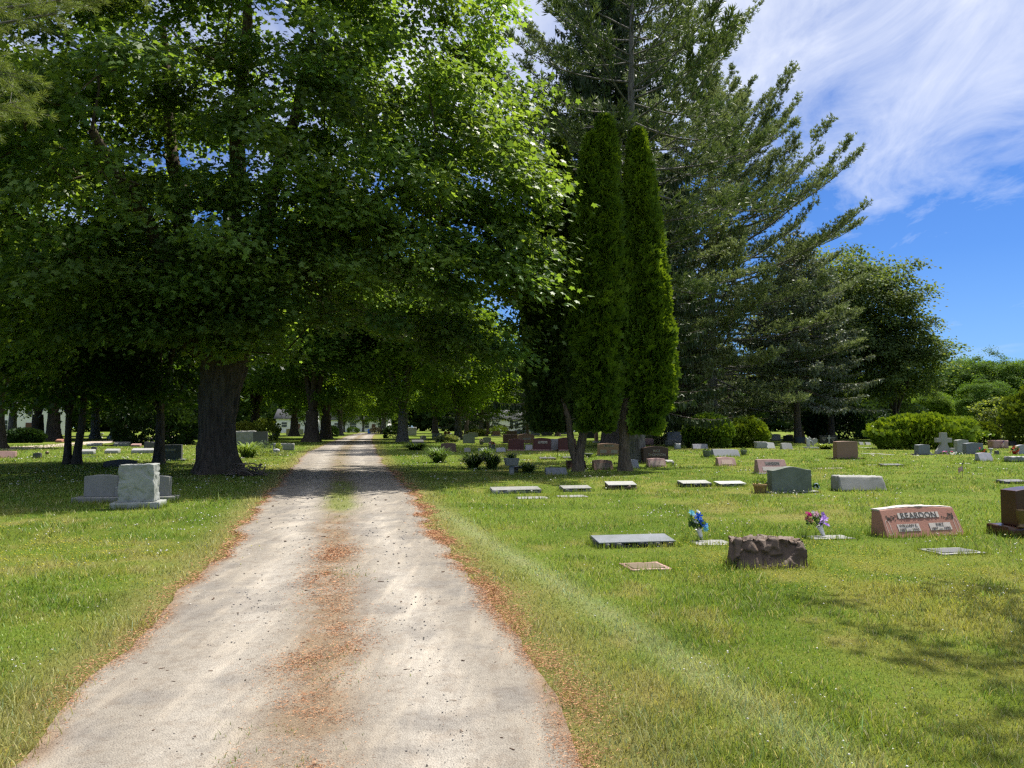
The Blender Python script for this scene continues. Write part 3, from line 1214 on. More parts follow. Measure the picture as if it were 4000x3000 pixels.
def green(P):
    """lawn colour at a place: lush, yellowish and straw patches, pale wheel strip beside the lane"""
    a = fbm(P, 0.22, 1, 4)[:, None]
    b = fbm(P, 0.9, 2, 4)[:, None]
    d = fbm(P, 2.6, 3, 3)[:, None]
    lush, mid, yel, straw = (np.array(c) for c in ((0.125, 0.200, 0.026), (0.180, 0.255, 0.040), (0.262, 0.290, 0.060), (0.37, 0.31, 0.15)))
    c = lush + (mid - lush) * sm(b, 0.35, 0.6)
    c = c + (yel - c) * sm(a * 0.5 + d * 0.5, 0.46, 0.68) * 0.6
    c = c + (straw - c) * sm(d * 0.55 + a * 0.45, 0.55, 0.75) * 0.45
    x, y = P[:, 0], P[:, 1]
    dr = (x - lane_r(y) + edge_wob(y, 51) * 0.5)[:, None]
    dl = (lane_l(y) - x + edge_wob(y, 71) * 0.5)[:, None]
    worn = np.array((0.31, 0.285, 0.115))
    c = c + (worn - c) * np.clip((1 - sm(dr, 0.05, 0.95)) * 0.85 * (dr > -5), 0, 1) * (dr > -0.6)
    c = c + (worn - c) * np.clip((1 - sm(dl, 0.05, 0.8)) * 0.85, 0, 1) * (dl > -0.6)
    # pale strip pressed flat by wheels
    tx = 1.42 + (y - 3.66) * -0.2655 + 0.10 * (fbm(np.stack([y, y * 0], -1), 0.5, 8, 2) - 0.5)
    wh = (np.exp(-((x - tx) / 0.17) ** 2) * sm(y, 1, 2) * (1 - sm(y, 12, 16)))[:, None]
    pale = np.array((0.36, 0.40, 0.20))
    c = c + (pale - c) * 0.75 * wh * (0.5 + 0.7 * b)
    # drier foreground on the right
    dry = (sm(x, 1.2, 3.5) * (1 - sm(y, 7.0, 10.5)))[:, None] * sm(d * 0.5 + b * 0.5, 0.38, 0.62)
    c = c + (np.array((0.33, 0.305, 0.085)) - c) * 0.62 * dry
    return np.clip(c, 0.004, 1)


def build_ground():
    rings = np.concatenate([[0.0], np.geomspace(0.8, 900, 260)])
    na = 900
    t = np.linspace(0, 2 * math.pi, na, endpoint=False)
    V = np.zeros((len(rings), na, 3))
    V[..., 0] = rings[:, None] * np.sin(t)
    V[..., 1] = rings[:, None] * np.cos(t)
    V = V.reshape(-1, 3)
    k = np.arange(na)
    f = np.stack([k, na + k, na + (k + 1) % na, (k + 1) % na], 1)
    Fq = (np.arange(len(rings) - 1)[:, None, None] * na + f[None]).reshape(-1, 4)[na:]
    tri = np.stack([np.zeros(na, int), na + k, na + (k + 1) % na], 1)
    c = green(V[:, :2]) * 0.62
    m, nt, out = newmat('lawn soil and thatch')
    at = N(nt, 'ShaderNodeAttribute', attribute_name='col').outputs['Color']
    tc = N(nt, 'ShaderNodeTexCoord').outputs['Object']
    a = noise(nt, tc, 38, 5, 0.75)
    b = noise(nt, tc, 9, 4, 0.7)
    g = noise(nt, tc, 1.7, 4, 0.6)
    c1 = mix(nt, maprange(nt, a, 0.3, 0.7), mix(nt, 1.0, at, (0.55, 0.6, 0.5), 'MULTIPLY'), mix(nt, 1.0, at, (1.35, 1.25, 1.2), 'MULTIPLY'))
    c2 = mix(nt, maprange(nt, b, 0.5, 0.75, 0, 0.45), c1, mix(nt, 1.0, at, (1.5, 1.15, 1.2), 'MULTIPLY'))
    c3 = mix(nt, maprange(nt, g, 0.45, 0.7, 0, 0.35), c2, mix(nt, 1.0, at, (0.75, 1.05, 0.6), 'MULTIPLY'))
    principled(nt, out, c3, 0.95, bump(nt, a, 0.8, 0.05), 0.05)
    o = npmesh('ground', V, [Fq, tri], m, None, col=c, smooth=True)
    tag(o, kind='structure')


def build_lane():
    ys = np.concatenate([np.linspace(-4, 2.4, 12), np.geomspace(2.5, 176, 620)])
    us = np.linspace(0, 1, 41)
    l = lane_l(ys) + edge_wob(ys, 51) * np.clip(ys / 6, 0.6, 2.0)
    r = lane_r(ys) - edge_wob(ys, 71) * np.clip(ys / 6, 0.6, 2.0)
    X = l[:, None] + (r - l)[:, None] * us
    Y = np.repeat(ys[:, None], len(us), 1)
    P = np.stack([X, Y], -1).reshape(-1, 2)
    u = np.tile(us, len(ys))
    rw = 0.02 * (fbm(np.stack([P[:, 1], P[:, 1] * 0], -1), 0.5, 19, 2) - 0.5)
    rut = np.exp(-((u + rw - 0.28) / 0.085) ** 2) + np.exp(-((u + rw - 0.74) / 0.09) ** 2)
    Z = 0.016 + 0.006 * (fbm(P, 1.6, 12, 4) - 0.5) - 0.008 * np.clip(rut, 0, 1)
    V = np.concatenate([P, Z[:, None]], 1)
    n1, n2 = fbm(P, 0.8, 13, 4), fbm(P, 3.0, 14, 4)
    tan_, pale, grav, dust = (np.array(c) for c in ((0.240, 0.216, 0.184), (0.335, 0.308, 0.270), (0.172, 0.160, 0.148), (0.190, 0.142, 0.095)))
    c = np.repeat(tan_[None], len(P), 0)
    c = c + (pale - c) * np.clip(rut * 0.9 * (0.6 + 0.5 * sm(n1, 0.35, 0.6)), 0, 1)[:, None]
    c = c + (grav - c) * (sm(n1 * 0.35 + n2 * 0.65, 0.50, 0.64) * 0.6)[:, None]
    c = c + (dust - c) * np.clip(np.exp(-((u - 0.495) / 0.085) ** 2) * (0.5 + 0.7 * sm(n2, 0.38, 0.6)), 0, 0.9)[:, None]
    edge = np.minimum(u, 1 - u)
    c = c + (np.array((0.20, 0.135, 0.085)) - c) * ((1 - sm(edge, 0.0, 0.075)) * sm(n2 + 0.25 * (0.04 - edge) / 0.04, 0.38, 0.66) * 0.8)[:, None]
    c = c + (np.array((0.15, 0.18, 0.05)) - c) * np.clip(strip_density(P) * sm(P[:, 1], 12, 14) * 0.8, 0, 1)[:, None]
    na, nu = len(ys), len(us)
    i, j = np.meshgrid(np.arange(na - 1), np.arange(nu - 1), indexing='ij')
    b = (i * nu + j).ravel()
    Fq = np.stack([b, b + 1, b + nu + 1, b + nu], 1)
    m, nt, out = newmat('dusty gravel')
    at = N(nt, 'ShaderNodeAttribute', attribute_name='col').outputs['Color']
    tc = N(nt, 'ShaderNodeTexCoord').outputs['Object']
    mp = N(nt, 'ShaderNodeMapping')
    mp.inputs['Rotation'].default_value = (0, 0, R(-11))
    mp.inputs['Scale'].default_value = (1, 0.16, 1)
    nt.links.new(tc, mp.inputs['Vector'])
    a = noise(nt, tc, 120, 4, 0.75)
    b1 = noise(nt, tc, 22, 5, 0.7)
    g = noise(nt, mp.outputs[0], 7, 4, 0.6)
    vo = N(nt, 'ShaderNodeTexVoronoi')
    vo.inputs['Scale'].default_value = 95
    nt.links.new(tc, vo.inputs['Vector'])
    peb = N(nt, 'ShaderNodeTexVoronoi')
    peb.inputs['Scale'].default_value = 40
    nt.links.new(tc, peb.inputs['Vector'])
    c1 = mix(nt, maprange(nt, a, 0.3, 0.7), mix(nt, 1.0, at, (0.74, 0.74, 0.74), 'MULTIPLY'), mix(nt, 1.0, at, (1.22, 1.22, 1.22), 'MULTIPLY'))
    c2 = mix(nt, maprange(nt, b1, 0.42, 0.68, 0, 0.6), c1, mix(nt, 1.0, at, (0.66, 0.65, 0.65), 'MULTIPLY'))
    c2 = mix(nt, maprange(nt, noise(nt, tc, 6.5, 5, 0.72, 0.6), 0.50, 0.68, 0, 0.7), c2, mix(nt, 1.0, at, (0.70, 0.64, 0.60), 'MULTIPLY'))
    c3 = mix(nt, maprange(nt, g, 0.48, 0.68, 0, 0.75), c2, mix(nt, 1.0, at, (1.28, 1.25, 1.2), 'MULTIPLY'))
    dk = maprange(nt, noise(nt, tc, 34, 3, 0.6), 0.62, 0.72, 0, 0.62)
    c4 = mix(nt, dk, c3, (0.11, 0.09, 0.075))
    hsum = N(nt, 'ShaderNodeMath', operation='ADD')
    nt.links.new(a, hsum.inputs[0]); nt.links.new(maprange(nt, vo.outputs['Distance'], 0, 0.6, 0.9, 0), hsum.inputs[1])
    principled(nt, out, c4, 0.95, bump(nt, hsum.outputs[0], 0.55, 0.016), 0.08)
    o = npmesh('gravel_lane', V, [Fq], m, None, col=c, smooth=True)
    tag(o, kind='structure')
    # the parallel lane beyond the stones on the left
    q = [(-60, 30), (-38, 43), (-33.5, 50), (-36, 62), (-42, 84), (-50, 120), (-62, 170)]
    ys = np.linspace(30, 170, 120)
    xs = np.interp(ys, [p[1] for p in q], [p[0] for p in q])
    wv = 1.7 + edge_wob(ys, 91)
    us = np.linspace(-1, 1, 9)
    P = np.stack([xs[:, None] + wv[:, None] * us, np.repeat(ys[:, None], 9, 1)], -1).reshape(-1, 2)
    V = np.concatenate([P, np.full((len(P), 1), 0.008)], 1)
    c = np.array((0.42, 0.36, 0.30)) * (0.8 + 0.4 * fbm(P, 1.0, 4, 3)[:, None])
    i, j = np.meshgrid(np.arange(len(ys) - 1), np.arange(8), indexing='ij')
    b = (i * 9 + j).ravel()
    o = npmesh('side_lane', V, [np.stack([b, b + 1, b + 10, b + 9], 1)], m, None, col=c, smooth=True)
    tag(o, kind='structure')


def clear_of_stones(P):
    ok = np.ones(len(P), bool)
    for x, y, rz, a, b in FOOT:
        dx, dy = P[:, 0] - x, P[:, 1] - y
        near = (np.abs(dx) < a + b + 0.1) & (np.abs(dy) < a + b + 0.1)
        if not near.any():
            continue
        c, s = math.cos(rz), math.sin(rz)
        u = c * dx + s * dy
        v = -s * dx + c * dy
        ok &= ~(near & (np.abs(u) < a + 0.005) & (np.abs(v) < b + 0.005))
    return ok


def wedge(n, r0, r1, rng, half=R(46)):
    r = r0 * (r1 / r0) ** rng.random(n)
    a = (rng.random(n) * 2 - 1) * half
    return np.stack([r * np.sin(a), r * np.cos(a)], 1), r


def build_grass():
    rng = np.random.default_rng(5)
    m = leafmat('grass blade', 0.36, (1.2, 1.12, 0.6), 0.5, 0.3)
    parts = []
    for n, r0, r1 in ((GR[0], 1.6, 9.0), (GR[1], 9.0, 75.0)):
        P, r = wedge(n, r0, r1, rng)
        u = lane_u(P)
        y = P[:, 1]
        wl = edge_wob(y, 51) * np.clip(y / 6, 0.6, 2.0)
        wr = edge_wob(y, 71) * np.clip(y / 6, 0.6, 2.0)
        soft = 0.10 * rng.random(n) ** 2 + 0.0
        on = (P[:, 0] > lane_l(y) + wl + soft) & (P[:, 0] < lane_r(y) - wr - soft)
        st = strip_density(P)
        edge_in = np.minimum(P[:, 0] - lane_l(y) - wl, lane_r(y) - wr - P[:, 0])
        dens = np.clip(-edge_in * 1.5 + 0.45, 0.0, 1)          # thinner towards the lane
        keep = np.where(on, rng.random(n) < st * np.where(P[:, 1] > 12, 1.0, 0.75), rng.random(n) < 0.25 + 0.75 * dens)
        keep &= clear_of_stones(P)
        P, r, on = P[keep], r[keep], on[keep]
        n = len(P)
        big = fbm(P, 1.4, 41, 3)
        h = (0.026 + 0.034 * rng.random(n) ** 1.6) * (0.45 + 1.1 * sm(big, 0.3, 0.75)) * np.where(on, np.where(P[:, 1] > 12, 0.9, 0.55), 1)
        tall = rng.random(n) < 0.010 * sm(big, 0.45, 0.7) + 0.003
        h[tall] *= 1.9
        h = h * np.clip((r / 9) ** 0.22, 1, 1.5)
        w = np.maximum(0.0046, 0.00088 * r) * (0.7 + 0.6 * rng.random(n))
        a = rng.random(n) * 6.283
        ln = np.stack([np.cos(a), np.sin(a)], 1) * (h * (0.25 + 0.75 * rng.random(n)))[:, None]
        b = rng.random(n) * 6.283
        sd = np.stack([np.cos(b), np.sin(b)], 1) * w[:, None] / 2
        c = green(P) * (0.62 + 0.8 * rng.random((n, 1)))
        t = rng.random((n, 1))
        c = np.where(t < 0.15, np.array((0.42, 0.40, 0.20)) * (0.7 + 0.5 * rng.random((n, 1))), c)
        c = np.where((t > 0.15) & (t < 0.25), c * np.array((0.75, 1.0, 1.5)), c)
        c[on] = np.array((0.16, 0.21, 0.045)) * (0.7 + 0.8 * rng.random((on.sum(), 1)))
        z0 = np.zeros((n, 1))
        if r0 < 5:
            V = np.stack([np.concatenate([P - sd, z0], 1), np.concatenate([P + sd, z0], 1),
                          np.concatenate([P + ln * 0.4 + sd * 0.8, h[:, None] * 0.6], 1), np.concatenate([P + ln * 0.4 - sd * 0.8, h[:, None] * 0.6], 1),
                          np.concatenate([P + ln, h[:, None] * (0.9 + 0.1 * rng.random((n, 1)))], 1)], 1).reshape(-1, 3)
            k = np.arange(n)[:, None] * 5
            parts.append((V, [k + np.array([[0, 1, 2, 3]]), k + np.array([[3, 2, 4]])], np.repeat(c, 5, 0)))
        else:
            V = np.stack([np.concatenate([P - sd, z0], 1), np.concatenate([P + sd, z0], 1), np.concatenate([P + ln, h[:, None]], 1)], 1).reshape(-1, 3)
            k = np.arange(n)[:, None] * 3
            parts.append((V, [k + np.array([[0, 1, 2]])], np.repeat(c, 3, 0)))
    # longer blades the mower leaves along the foot of each stone
    Q = []
    for x, y, rz, a, b in FOOT:
        if math.hypot(x, y) > 45 or y < 2:
            continue
        per = 4 * (a + b)
        n = int(per * (150 if y < 16 else 70))
        t = rng.random(n) * per
        u = np.where(t < 2 * a, t - a, np.where(t < 4 * a, t - 3 * a, np.where(t < 4 * a + 2 * b, -a, a)))
        v = np.where(t < 2 * a, -b, np.where(t < 4 * a, b, np.where(t < 4 * a + 2 * b, t - 4 * a - b, t - 4 * a - 3 * b)))
        e = 1 + 0.06 * rng.random(n) / max(a, 0.1)
        u, v = u * e, v * (1 + 0.07 * rng.random(n) / max(b, 0.05))
        Q.append(np.stack([x + math.cos(rz) * u - math.sin(rz) * v, y + math.sin(rz) * u + math.cos(rz) * v], 1))
    P = np.concatenate(Q)
    n = len(P)
    r = np.linalg.norm(P, axis=1)
    h = (0.05 + 0.09 * rng.random(n) ** 2) * np.clip((r / 9) ** 0.2, 1, 1.4)
    w = np.maximum(0.004, 0.0008 * r) * (0.7 + 0.6 * rng.random(n))
    a = rng.random(n) * 6.283
    ln = np.stack([np.cos(a), np.sin(a)], 1) * (h * 0.4 * rng.random(n))[:, None]
    sd = np.stack([np.cos(a + 1.3), np.sin(a + 1.3)], 1) * w[:, None] / 2
    z0 = np.zeros((n, 1))
    V = np.stack([np.concatenate([P - sd, z0], 1), np.concatenate([P + sd, z0], 1), np.concatenate([P + ln, h[:, None]], 1)], 1).reshape(-1, 3)
    parts.append((V, [np.arange(n)[:, None] * 3 + np.array([[0, 1, 2]])], np.repeat(green(P) * (0.8 + 0.6 * rng.random((n, 1))), 3, 0)))
    V, Fs, c = merge(parts)
    o = npmesh('grass', V, Fs, m, None, col=c)
    tag(o, 'short sunlit lawn grass with clover around the graves', 'grass', kind='stuff')

    # fallen needles in rusty drifts along the lane
    out = []
    for where, n in (('r', 110000), ('l', 50000), ('m', 95000)):
        y = 2.2 * (26 / 2.2) ** rng.random(n)
        if where == 'r':
            e = lane_r(y) - edge_wob(y, 71) * np.clip(y / 6, 0.6, 2.0)
            x = e + rng.normal(size=n) * 0.085 + 0.03 + 0.10 * np.abs(rng.normal(size=n)) * (rng.random(n) < 0.3) * np.clip(6 / y, 0, 1.5)
        elif where == 'l':
            e = lane_l(y) + edge_wob(y, 51) * np.clip(y / 6, 0.6, 2.0)
            x = e + rng.normal(size=n) * 0.07 - 0.02
        else:
            x = lane_l(y) + (lane_r(y) - lane_l(y)) * (0.485 + 0.06 * rng.normal(size=n) + 0.05 * (vnoise(np.stack([y * 1.1, y * 0], -1), 1.0, 7) - 0.5))
        Q = np.stack([x, y], 1)
        cl = sm(fbm(Q, 1.6, 61, 4) * 0.6 + fbm(Q, 5.0, 63, 3) * 0.4, 0.40, 0.60)
        if where == 'm':
            pr = (0.22 + 0.78 * sm(fbm(Q, 1.9, 66, 4), 0.44, 0.58)) * (0.2 + cl) * (1 - sm(y, 7.0, 11)) + 0.03 * (y < 12)
        else:
            pr = (0.12 + 0.95 * cl) * np.clip(1.6 - y / 13, 0.12, 1) * (1.0 if where == 'r' else 0.7)
        k = (rng.random(n) < pr * (0.42 if where != 'm' else 0.75)) & clear_of_stones(Q)
        out.append(Q[k])
    P = np.concatenate(out)
    r = np.linalg.norm(P, axis=1)
    n = len(P)
    a = rng.random(n) * 6.283
    d = np.stack([np.cos(a), np.sin(a), rng.normal(size=n) * 0.12], 1)
    ln = np.maximum(0.020, 0.0036 * r) * (0.6 + 0.8 * rng.random(n))
    wd = np.maximum(0.0024, 0.00065 * r)
    pos = np.concatenate([P, (0.018 + 0.018 * rng.random(n))[:, None]], 1)
    col = shades(n, rng, (0.30, 0.135, 0.068), (0.52, 0.30, 0.17), 0.18)
    V, Fs, c = strips(pos, d, ln, wd * np.ones(n), rng, col)
    V[:, 2] = np.maximum(V[:, 2], 0.013)
    o = npmesh('fallen_needles', V, Fs, leafmat('dry needle', 0.1, (1, 1, 1), 0.7, 0.1), None, col=c)
    tag(o, 'rusty orange fallen needles along the edge and middle of the gravel lane', 'fallen needles', kind='stuff')

    # pebbles
    n = 26000
    P, r = wedge(n, 1.8, 20, rng)
    u = lane_u(P)
    k = (u > 0.03) & (u < 0.97) & (rng.random(n) < 0.15 + sm(fbm(P, 0.9, 13, 4), 0.45, 0.6))
    P, r = P[k], r[k]
    n = len(P)
    s = np.maximum(0.0035, 0.0009 * r) * (0.5 + 1.5 * rng.random(n) ** 3)
    O = np.array([(1, 0, 0), (0, 1, 0), (-1, 0, 0), (0, -1, 0), (0, 0, .7), (0, 0, -.5)], float)
    OF = [np.array([(0, 1, 4), (1, 2, 4), (2, 3, 4), (3, 0, 4), (1, 0, 5), (2, 1, 5), (3, 2, 5), (0, 3, 5)])]
    fr = frames(np.stack([np.cos(r * 9), np.sin(r * 9), rng.normal(size=n) * .2], 1), np.tile([0, 0, 1.0], (n, 1)))
    col = shades(n, rng, (0.10, 0.09, 0.085), (0.38, 0.355, 0.32), 0.2)
    V, Fs, c = scatter(O, OF, np.concatenate([P, (0.010 + s * 0.3)[:, None]], 1), fr, s, col)
    o = npmesh('pebbles', V, Fs, leafmat('pebble', 0.0, (1, 1, 1), 0.9, 0.1), None, col=c)
    tag(o, 'loose pale and grey pebbles strewn over the gravel lane', 'pebbles', kind='stuff')

    # bits of stick and bark
    n = 420
    P, r = wedge(n, 2.2, 16, rng)
    u = lane_u(P)
    k = (u > 0.02) & (u < 0.985)
    P, r = P[k], r[k]
    n = len(P)
    a = rng.normal(size=n) * 0.9 + np.where(rng.random(n) < 0.5, 0, 3.14)
    d = np.stack([np.cos(a), np.sin(a), np.zeros(n)], 1)
    ln = np.maximum(0.02, 0.004 * r) * (0.6 + 2.0 * rng.random(n) ** 3)
    rd = np.maximum(0.0022, 0.0007 * r) * (0.6 + 0.8 * rng.random(n))
    p0 = np.concatenate([P, (0.012 + rd)[:, None]], 1)
    mid = p0 + d * (ln * 0.5)[:, None] + rng.normal(size=(n, 3)) * np.array([0.05, 0.05, 0.0]) * ln[:, None]
    PP = np.concatenate([p0, mid, p0 + d * ln[:, None]])
    par = np.concatenate([np.full(n, -1), np.arange(n), np.arange(n) + n])
    V, Fs, _ = tubes(PP, par, np.concatenate([rd, rd, rd * 0.6]), 5)
    c = np.repeat(np.concatenate([shades(n, rng, (0.06, 0.035, 0.025), (0.17, 0.12, 0.09))] * 2), 10, 0)
    o = npmesh('fallen_twigs', V, Fs, leafmat('pebble', 0.0), None, col=c)
    tag(o, 'small dark twigs and bark bits lying on the gravel lane', 'twigs', kind='stuff')

    # clover heads and yellow trefoil
    n = 26000
    P, r = wedge(n, 2.4, 45, rng)
    cl = fbm(P, 0.42, 81, 3)
    c2 = fbm(P, 1.6, 82, 3)
    u = lane_u(P)
    k = (sm(cl, 0.5, 0.66) * sm(c2, 0.42, 0.65) + 0.02 > rng.random(n) * 1.5) & ((u < -0.12) | (u > 1.2)) & clear_of_stones(P)
    P, r = P[k], r[k]
    n = len(P)
    s = np.maximum(0.0065, 0.0011 * r) * (0.6 + 0.7 * rng.random(n))
    fr = frames(np.tile([1.0, 0, 0], (n, 1)), np.tile([0, 0, 1.0], (n, 1)))
    V, Fs, c = scatter(O, OF, np.concatenate([P, (0.045 + 0.03 * rng.random(n))[:, None]], 1), fr, s, shades(n, rng, (0.5, 0.48, 0.40), (0.72, 0.72, 0.66), 0.05))
    o = npmesh('clover_flowers', V, Fs, leafmat('petal', 0.2, (1, 1, 1), 0.7, 0.1), None, col=c)
    tag(o, 'tiny white clover heads dotted through the lawn', 'flowers', kind='stuff')
    n = 80000
    P, r = wedge(n, 2.6, 16, rng)
    x, y = P[:, 0], P[:, 1]
    cl = fbm(P, 0.55, 85, 3)
    reg = sm(x - 0.02 * y, 0.9, 2.3) * (1 - sm(y, 9, 12)) + sm(-x, 2.6, 4.0) * sm(y, 5.5, 7) * (1 - sm(y, 10.5, 12)) * 0.8
    k = (reg * sm(cl, 0.40, 0.62) > rng.random(n) * 1.6) & clear_of_stones(P)
    P, r = P[k], r[k]
    n = len(P)
    s = np.maximum(0.0045, 0.0009 * r) * (0.6 + 0.7 * rng.random(n))
    fr = frames(norm(rng.normal(size=(n, 3)) * np.array([1, 1, .2])), np.tile([0, 0, 1.0], (n, 1)) + 0.3 * rng.normal(size=(n, 3)))
    V, Fs, c = scatter(O, OF, np.concatenate([P, (0.035 + 0.03 * rng.random(n))[:, None]], 1), fr, s, shades(n, rng, (0.36, 0.37, 0.03), (0.55, 0.50, 0.06), 0.08))
    o = npmesh('yellow_trefoil', V, Fs, leafmat('petal', 0.2, (1, 1, 1), 0.7, 0.1), None, col=c)
    tag(o, 'tiny yellow trefoil flowers scattered in the foreground lawn', 'flowers', kind='stuff')


GR = (230000, 260000)
# ---------------------------------------------------------------- graves: left of the lane
def build_left():
    # split-faced tower stone and the winged memorial behind it
    rocky(459, 592, 1812, 1990, LICHEN, 'tall split-faced pale grey headstone on a rough base in front of the winged memorial', d=0.34, amp=0.022, base=(22, 0.13, LICHEN), step=0.02, chip=0.008, taper=0.015, rz=0.16)
    o, w, y = put('winged_memorial', 294, 667, 1963, 'grey memorial of two tablets on one long base behind the split-faced stone', 'headstone', G_UP, 0.14, 0.42)
    link('base', box_mesh('base', w, 0.46, 0.11, bev=0.012), GREY, o)
    for a, b, yt in ((326, 448, 1855), (584, 640, 1859)):
        h = zat(yt, y) - 0.11
        ww = (b - a) / FP * y
        cx = ((a + b) / 2 - 480.5) / FP * y
        if a > 500:
            ww, cx = 0.62, cx - 0.16
        t = link('tablet', tablet_mesh('tablet', arch_profile(ww, h, 0.03), 0.2, 0.19, 0.012), GREY, o)
        t.location = (cx, 0.02, 0.11)
    t = link('centre_block', box_mesh('centre_block', 0.5, 0.24, 0.19, bev=0.01), GREY, o)
    t.location = (0.05, 0.02, 0.11)
    slant(402, 527, 1794, 1828, DARK, 'low dark curved-top stone in deep shade behind the tall split-faced stone', crest=0.2)
    slant(-22, 53, 1761, 1790, PINK, 'pink granite stone cut off by the left edge of the view', crest=0.04)
    flat(-25, 31, 1801, 1806, LGREY, 'pale flush marker in front of the pink stone at the left edge')
    upright(129, 157, 1768, 1791, DARK, 'tiny dark block headstone alone on the sunny grass, left edge', crest=0.08, name='small_headstone')
    o, w, y = put('grave_medallion', 178, 188, 1783, 'small round metal medallion on a rod beside the tiny dark block', 'grave medallion', None, 0.3, 0.03)
    FOOT.pop()
    link('rod', lathe_mesh('rod', [(0.008, 0), (0.008, 0.12)], 6), DARK, o)
    ring = link('disc', lathe_mesh('disc', [(0.0, 0.01), (0.085, 0.008), (0.085, -0.008), (0.0, -0.01)], 14), BRONZE, o)
    ring.rotation_euler = (R(90), 0, 0.3)
    ring.location = (0, 0, 0.19)
    bevel(311, 363, 1755, 1775, LGREY, 'pale raised marker half hidden by the twin thin trunks', d=0.35)
    flat(310, 368, 1776, 1786, GREY, 'grey flush slab just in front of the marker behind the twin thin trunks')
    bevel(409, 460, 1753, 1772, LGREY, 'short pale raised marker, middle of the sunny row left of the big maple', d=0.4)
    bevel(515, 599, 1751, 1771, LGREY, 'long pale raised marker, right end of the sunny row left of the big maple', d=0.4)
    bevel(341, 391, 1730, 1743, LGREY, 'pale rough marker right of the twin thin trunks, farther row by the side lane', d=0.45)
    upright(356, 375, 1745, 1760, DARK, 'tiny dark stone just right of the twin thin trunks', name='small_headstone')
    bevel(445, 501, 1726, 1743, GREY, 'grey rough marker at the edge of the side lane', d=0.5)
    bevel(511, 545, 1733, 1745, PINK, 'small pink marker between grey stones near the side lane', d=0.45)
    rocky(563, 612, 1725, 1751, DARK, 'dark rough stone behind the row, left of the thin dark trunk', d=0.4, amp=0.03, step=0.1)
    upright(635, 704, 1737, 1802, DARK, 'dark upright headstone with a pale name panel, between thin trunk and big maple', crest=0.0, base=(14, 0.09, LGREY), d=0.26,
            panel=[(0.62, 0.16, 0.66, -0.12, PLATED)], text=None)
    rocky(915, 995, 1683, 1741, GREY, 'large weathered grey block monument just right of the big maple', d=0.8, amp=0.05, step=0.12, taper=0.0)
    upright(990, 1044, 1686, 1746, DARK, 'dark smooth upright stone beside the weathered block monument', crest=0.0, d=0.4)
    rocky(1068, 1146, 1731, 1760, GREY, 'squat grey block stone by the lane, left side', d=0.5, amp=0.03, step=0.1, taper=0.0)
    rocky(1067, 1090, 1754, 1774, LILAC, 'little rounded rock among plants in front of the squat grey block', d=0.25, amp=0.05, step=0.07, name='garden_rock', group=None)
    upright(1118, 1143, 1675, 1699, TAN, 'pale tan tablet far off, left one of two near the white garage', crest=0.05)
    upright(1162, 1185, 1676, 1698, LGREY, 'pale grey tablet far off, right one of two near the white garage', crest=0.05)
    bevel(1063, 1092, 1690, 1702, WHITE, 'white low marker far off left of the two pale tablets', d=0.6)
    upright(22, 66, 1683, 1727, DARK, 'dark monument with a pale panel in front of the clipped dark hedge', crest=0.12, d=0.5, panel=[(0.7, 0.2, 0.62, 0, PLATED)])
    bevel(217, 240, 1715, 1729, ROSE, 'reddish low block beyond the side lane', d=0.5)
    o, w, y = put('pillar_monument', 221, 234, 1716, 'slim pale pillar monument beside a far trunk beyond the side lane', 'monument', None, 0.2, 0.4)
    link('base', box_mesh('base', 0.6, 0.6, 0.25, bev=0.02), LGREY, o)
    p = link('shaft', box_mesh('shaft', 0.34, 0.34, 0.85, tx=0.03, ty=0.03, bev=0.02), LGREY, o); p.location.z = 0.25
    p = link('cap', box_mesh('cap', 0.42, 0.42, 0.12, tx=0.06, ty=0.06, bev=0.01), LGREY, o); p.location.z = 1.1
    o, w, y = put('obelisk_monument', 419, 441, 1714, 'white spire monument on a stepped base beyond the side lane', 'monument', None, 0.2, 0.6)
    link('base', box_mesh('base', 0.75, 0.75, 0.32, bev=0.02), WHITE, o)
    p = link('plinth', box_mesh('plinth', 0.5, 0.5, 0.3, tx=0.1, ty=0.1, bev=0.02), WHITE, o); p.location.z = 0.32
    p = link('spire', lathe_mesh('spire', [(0.16, 0), (0.13, 0.15), (0.09, 0.35), (0.1, 0.6), (0.05, 0.8), (0.0, 0.95)], 10), WHITE, o); p.location.z = 0.62
    upright(458, 484, 1678, 1712, GREY, 'grey upright stone on a wide base right of the white spire', crest=0.0, base=(5, 0.32, LGREY), d=0.5)
    o, w, y = put('garden_urn', 388, 401, 1710, 'white stone urn left of the white spire', 'urn', None, 0, 0.3)
    link('bowl', lathe_mesh('bowl', [(0.16, 0), (0.1, 0.05), (0.06, 0.2), (0.09, 0.3), (0.22, 0.5), (0.26, 0.62), (0.2, 0.62), (0.1, 0.5)], 14), WHITE, o)
    slant(492, 519, 1707, 1721, GREY, 'low grey stone right of the far grey upright, beyond the side lane')
    for a, b, t_, bb, m, l in ((296, 312, 1690, 1711, WHITE, 'white small tablet between the twin thin trunks, far beyond the side lane'),
                               (346, 362, 1697, 1712, LGREY, 'pale small tablet just right of the twin trunks, far beyond the side lane')):
        upright(a, b, t_, bb, m, l)


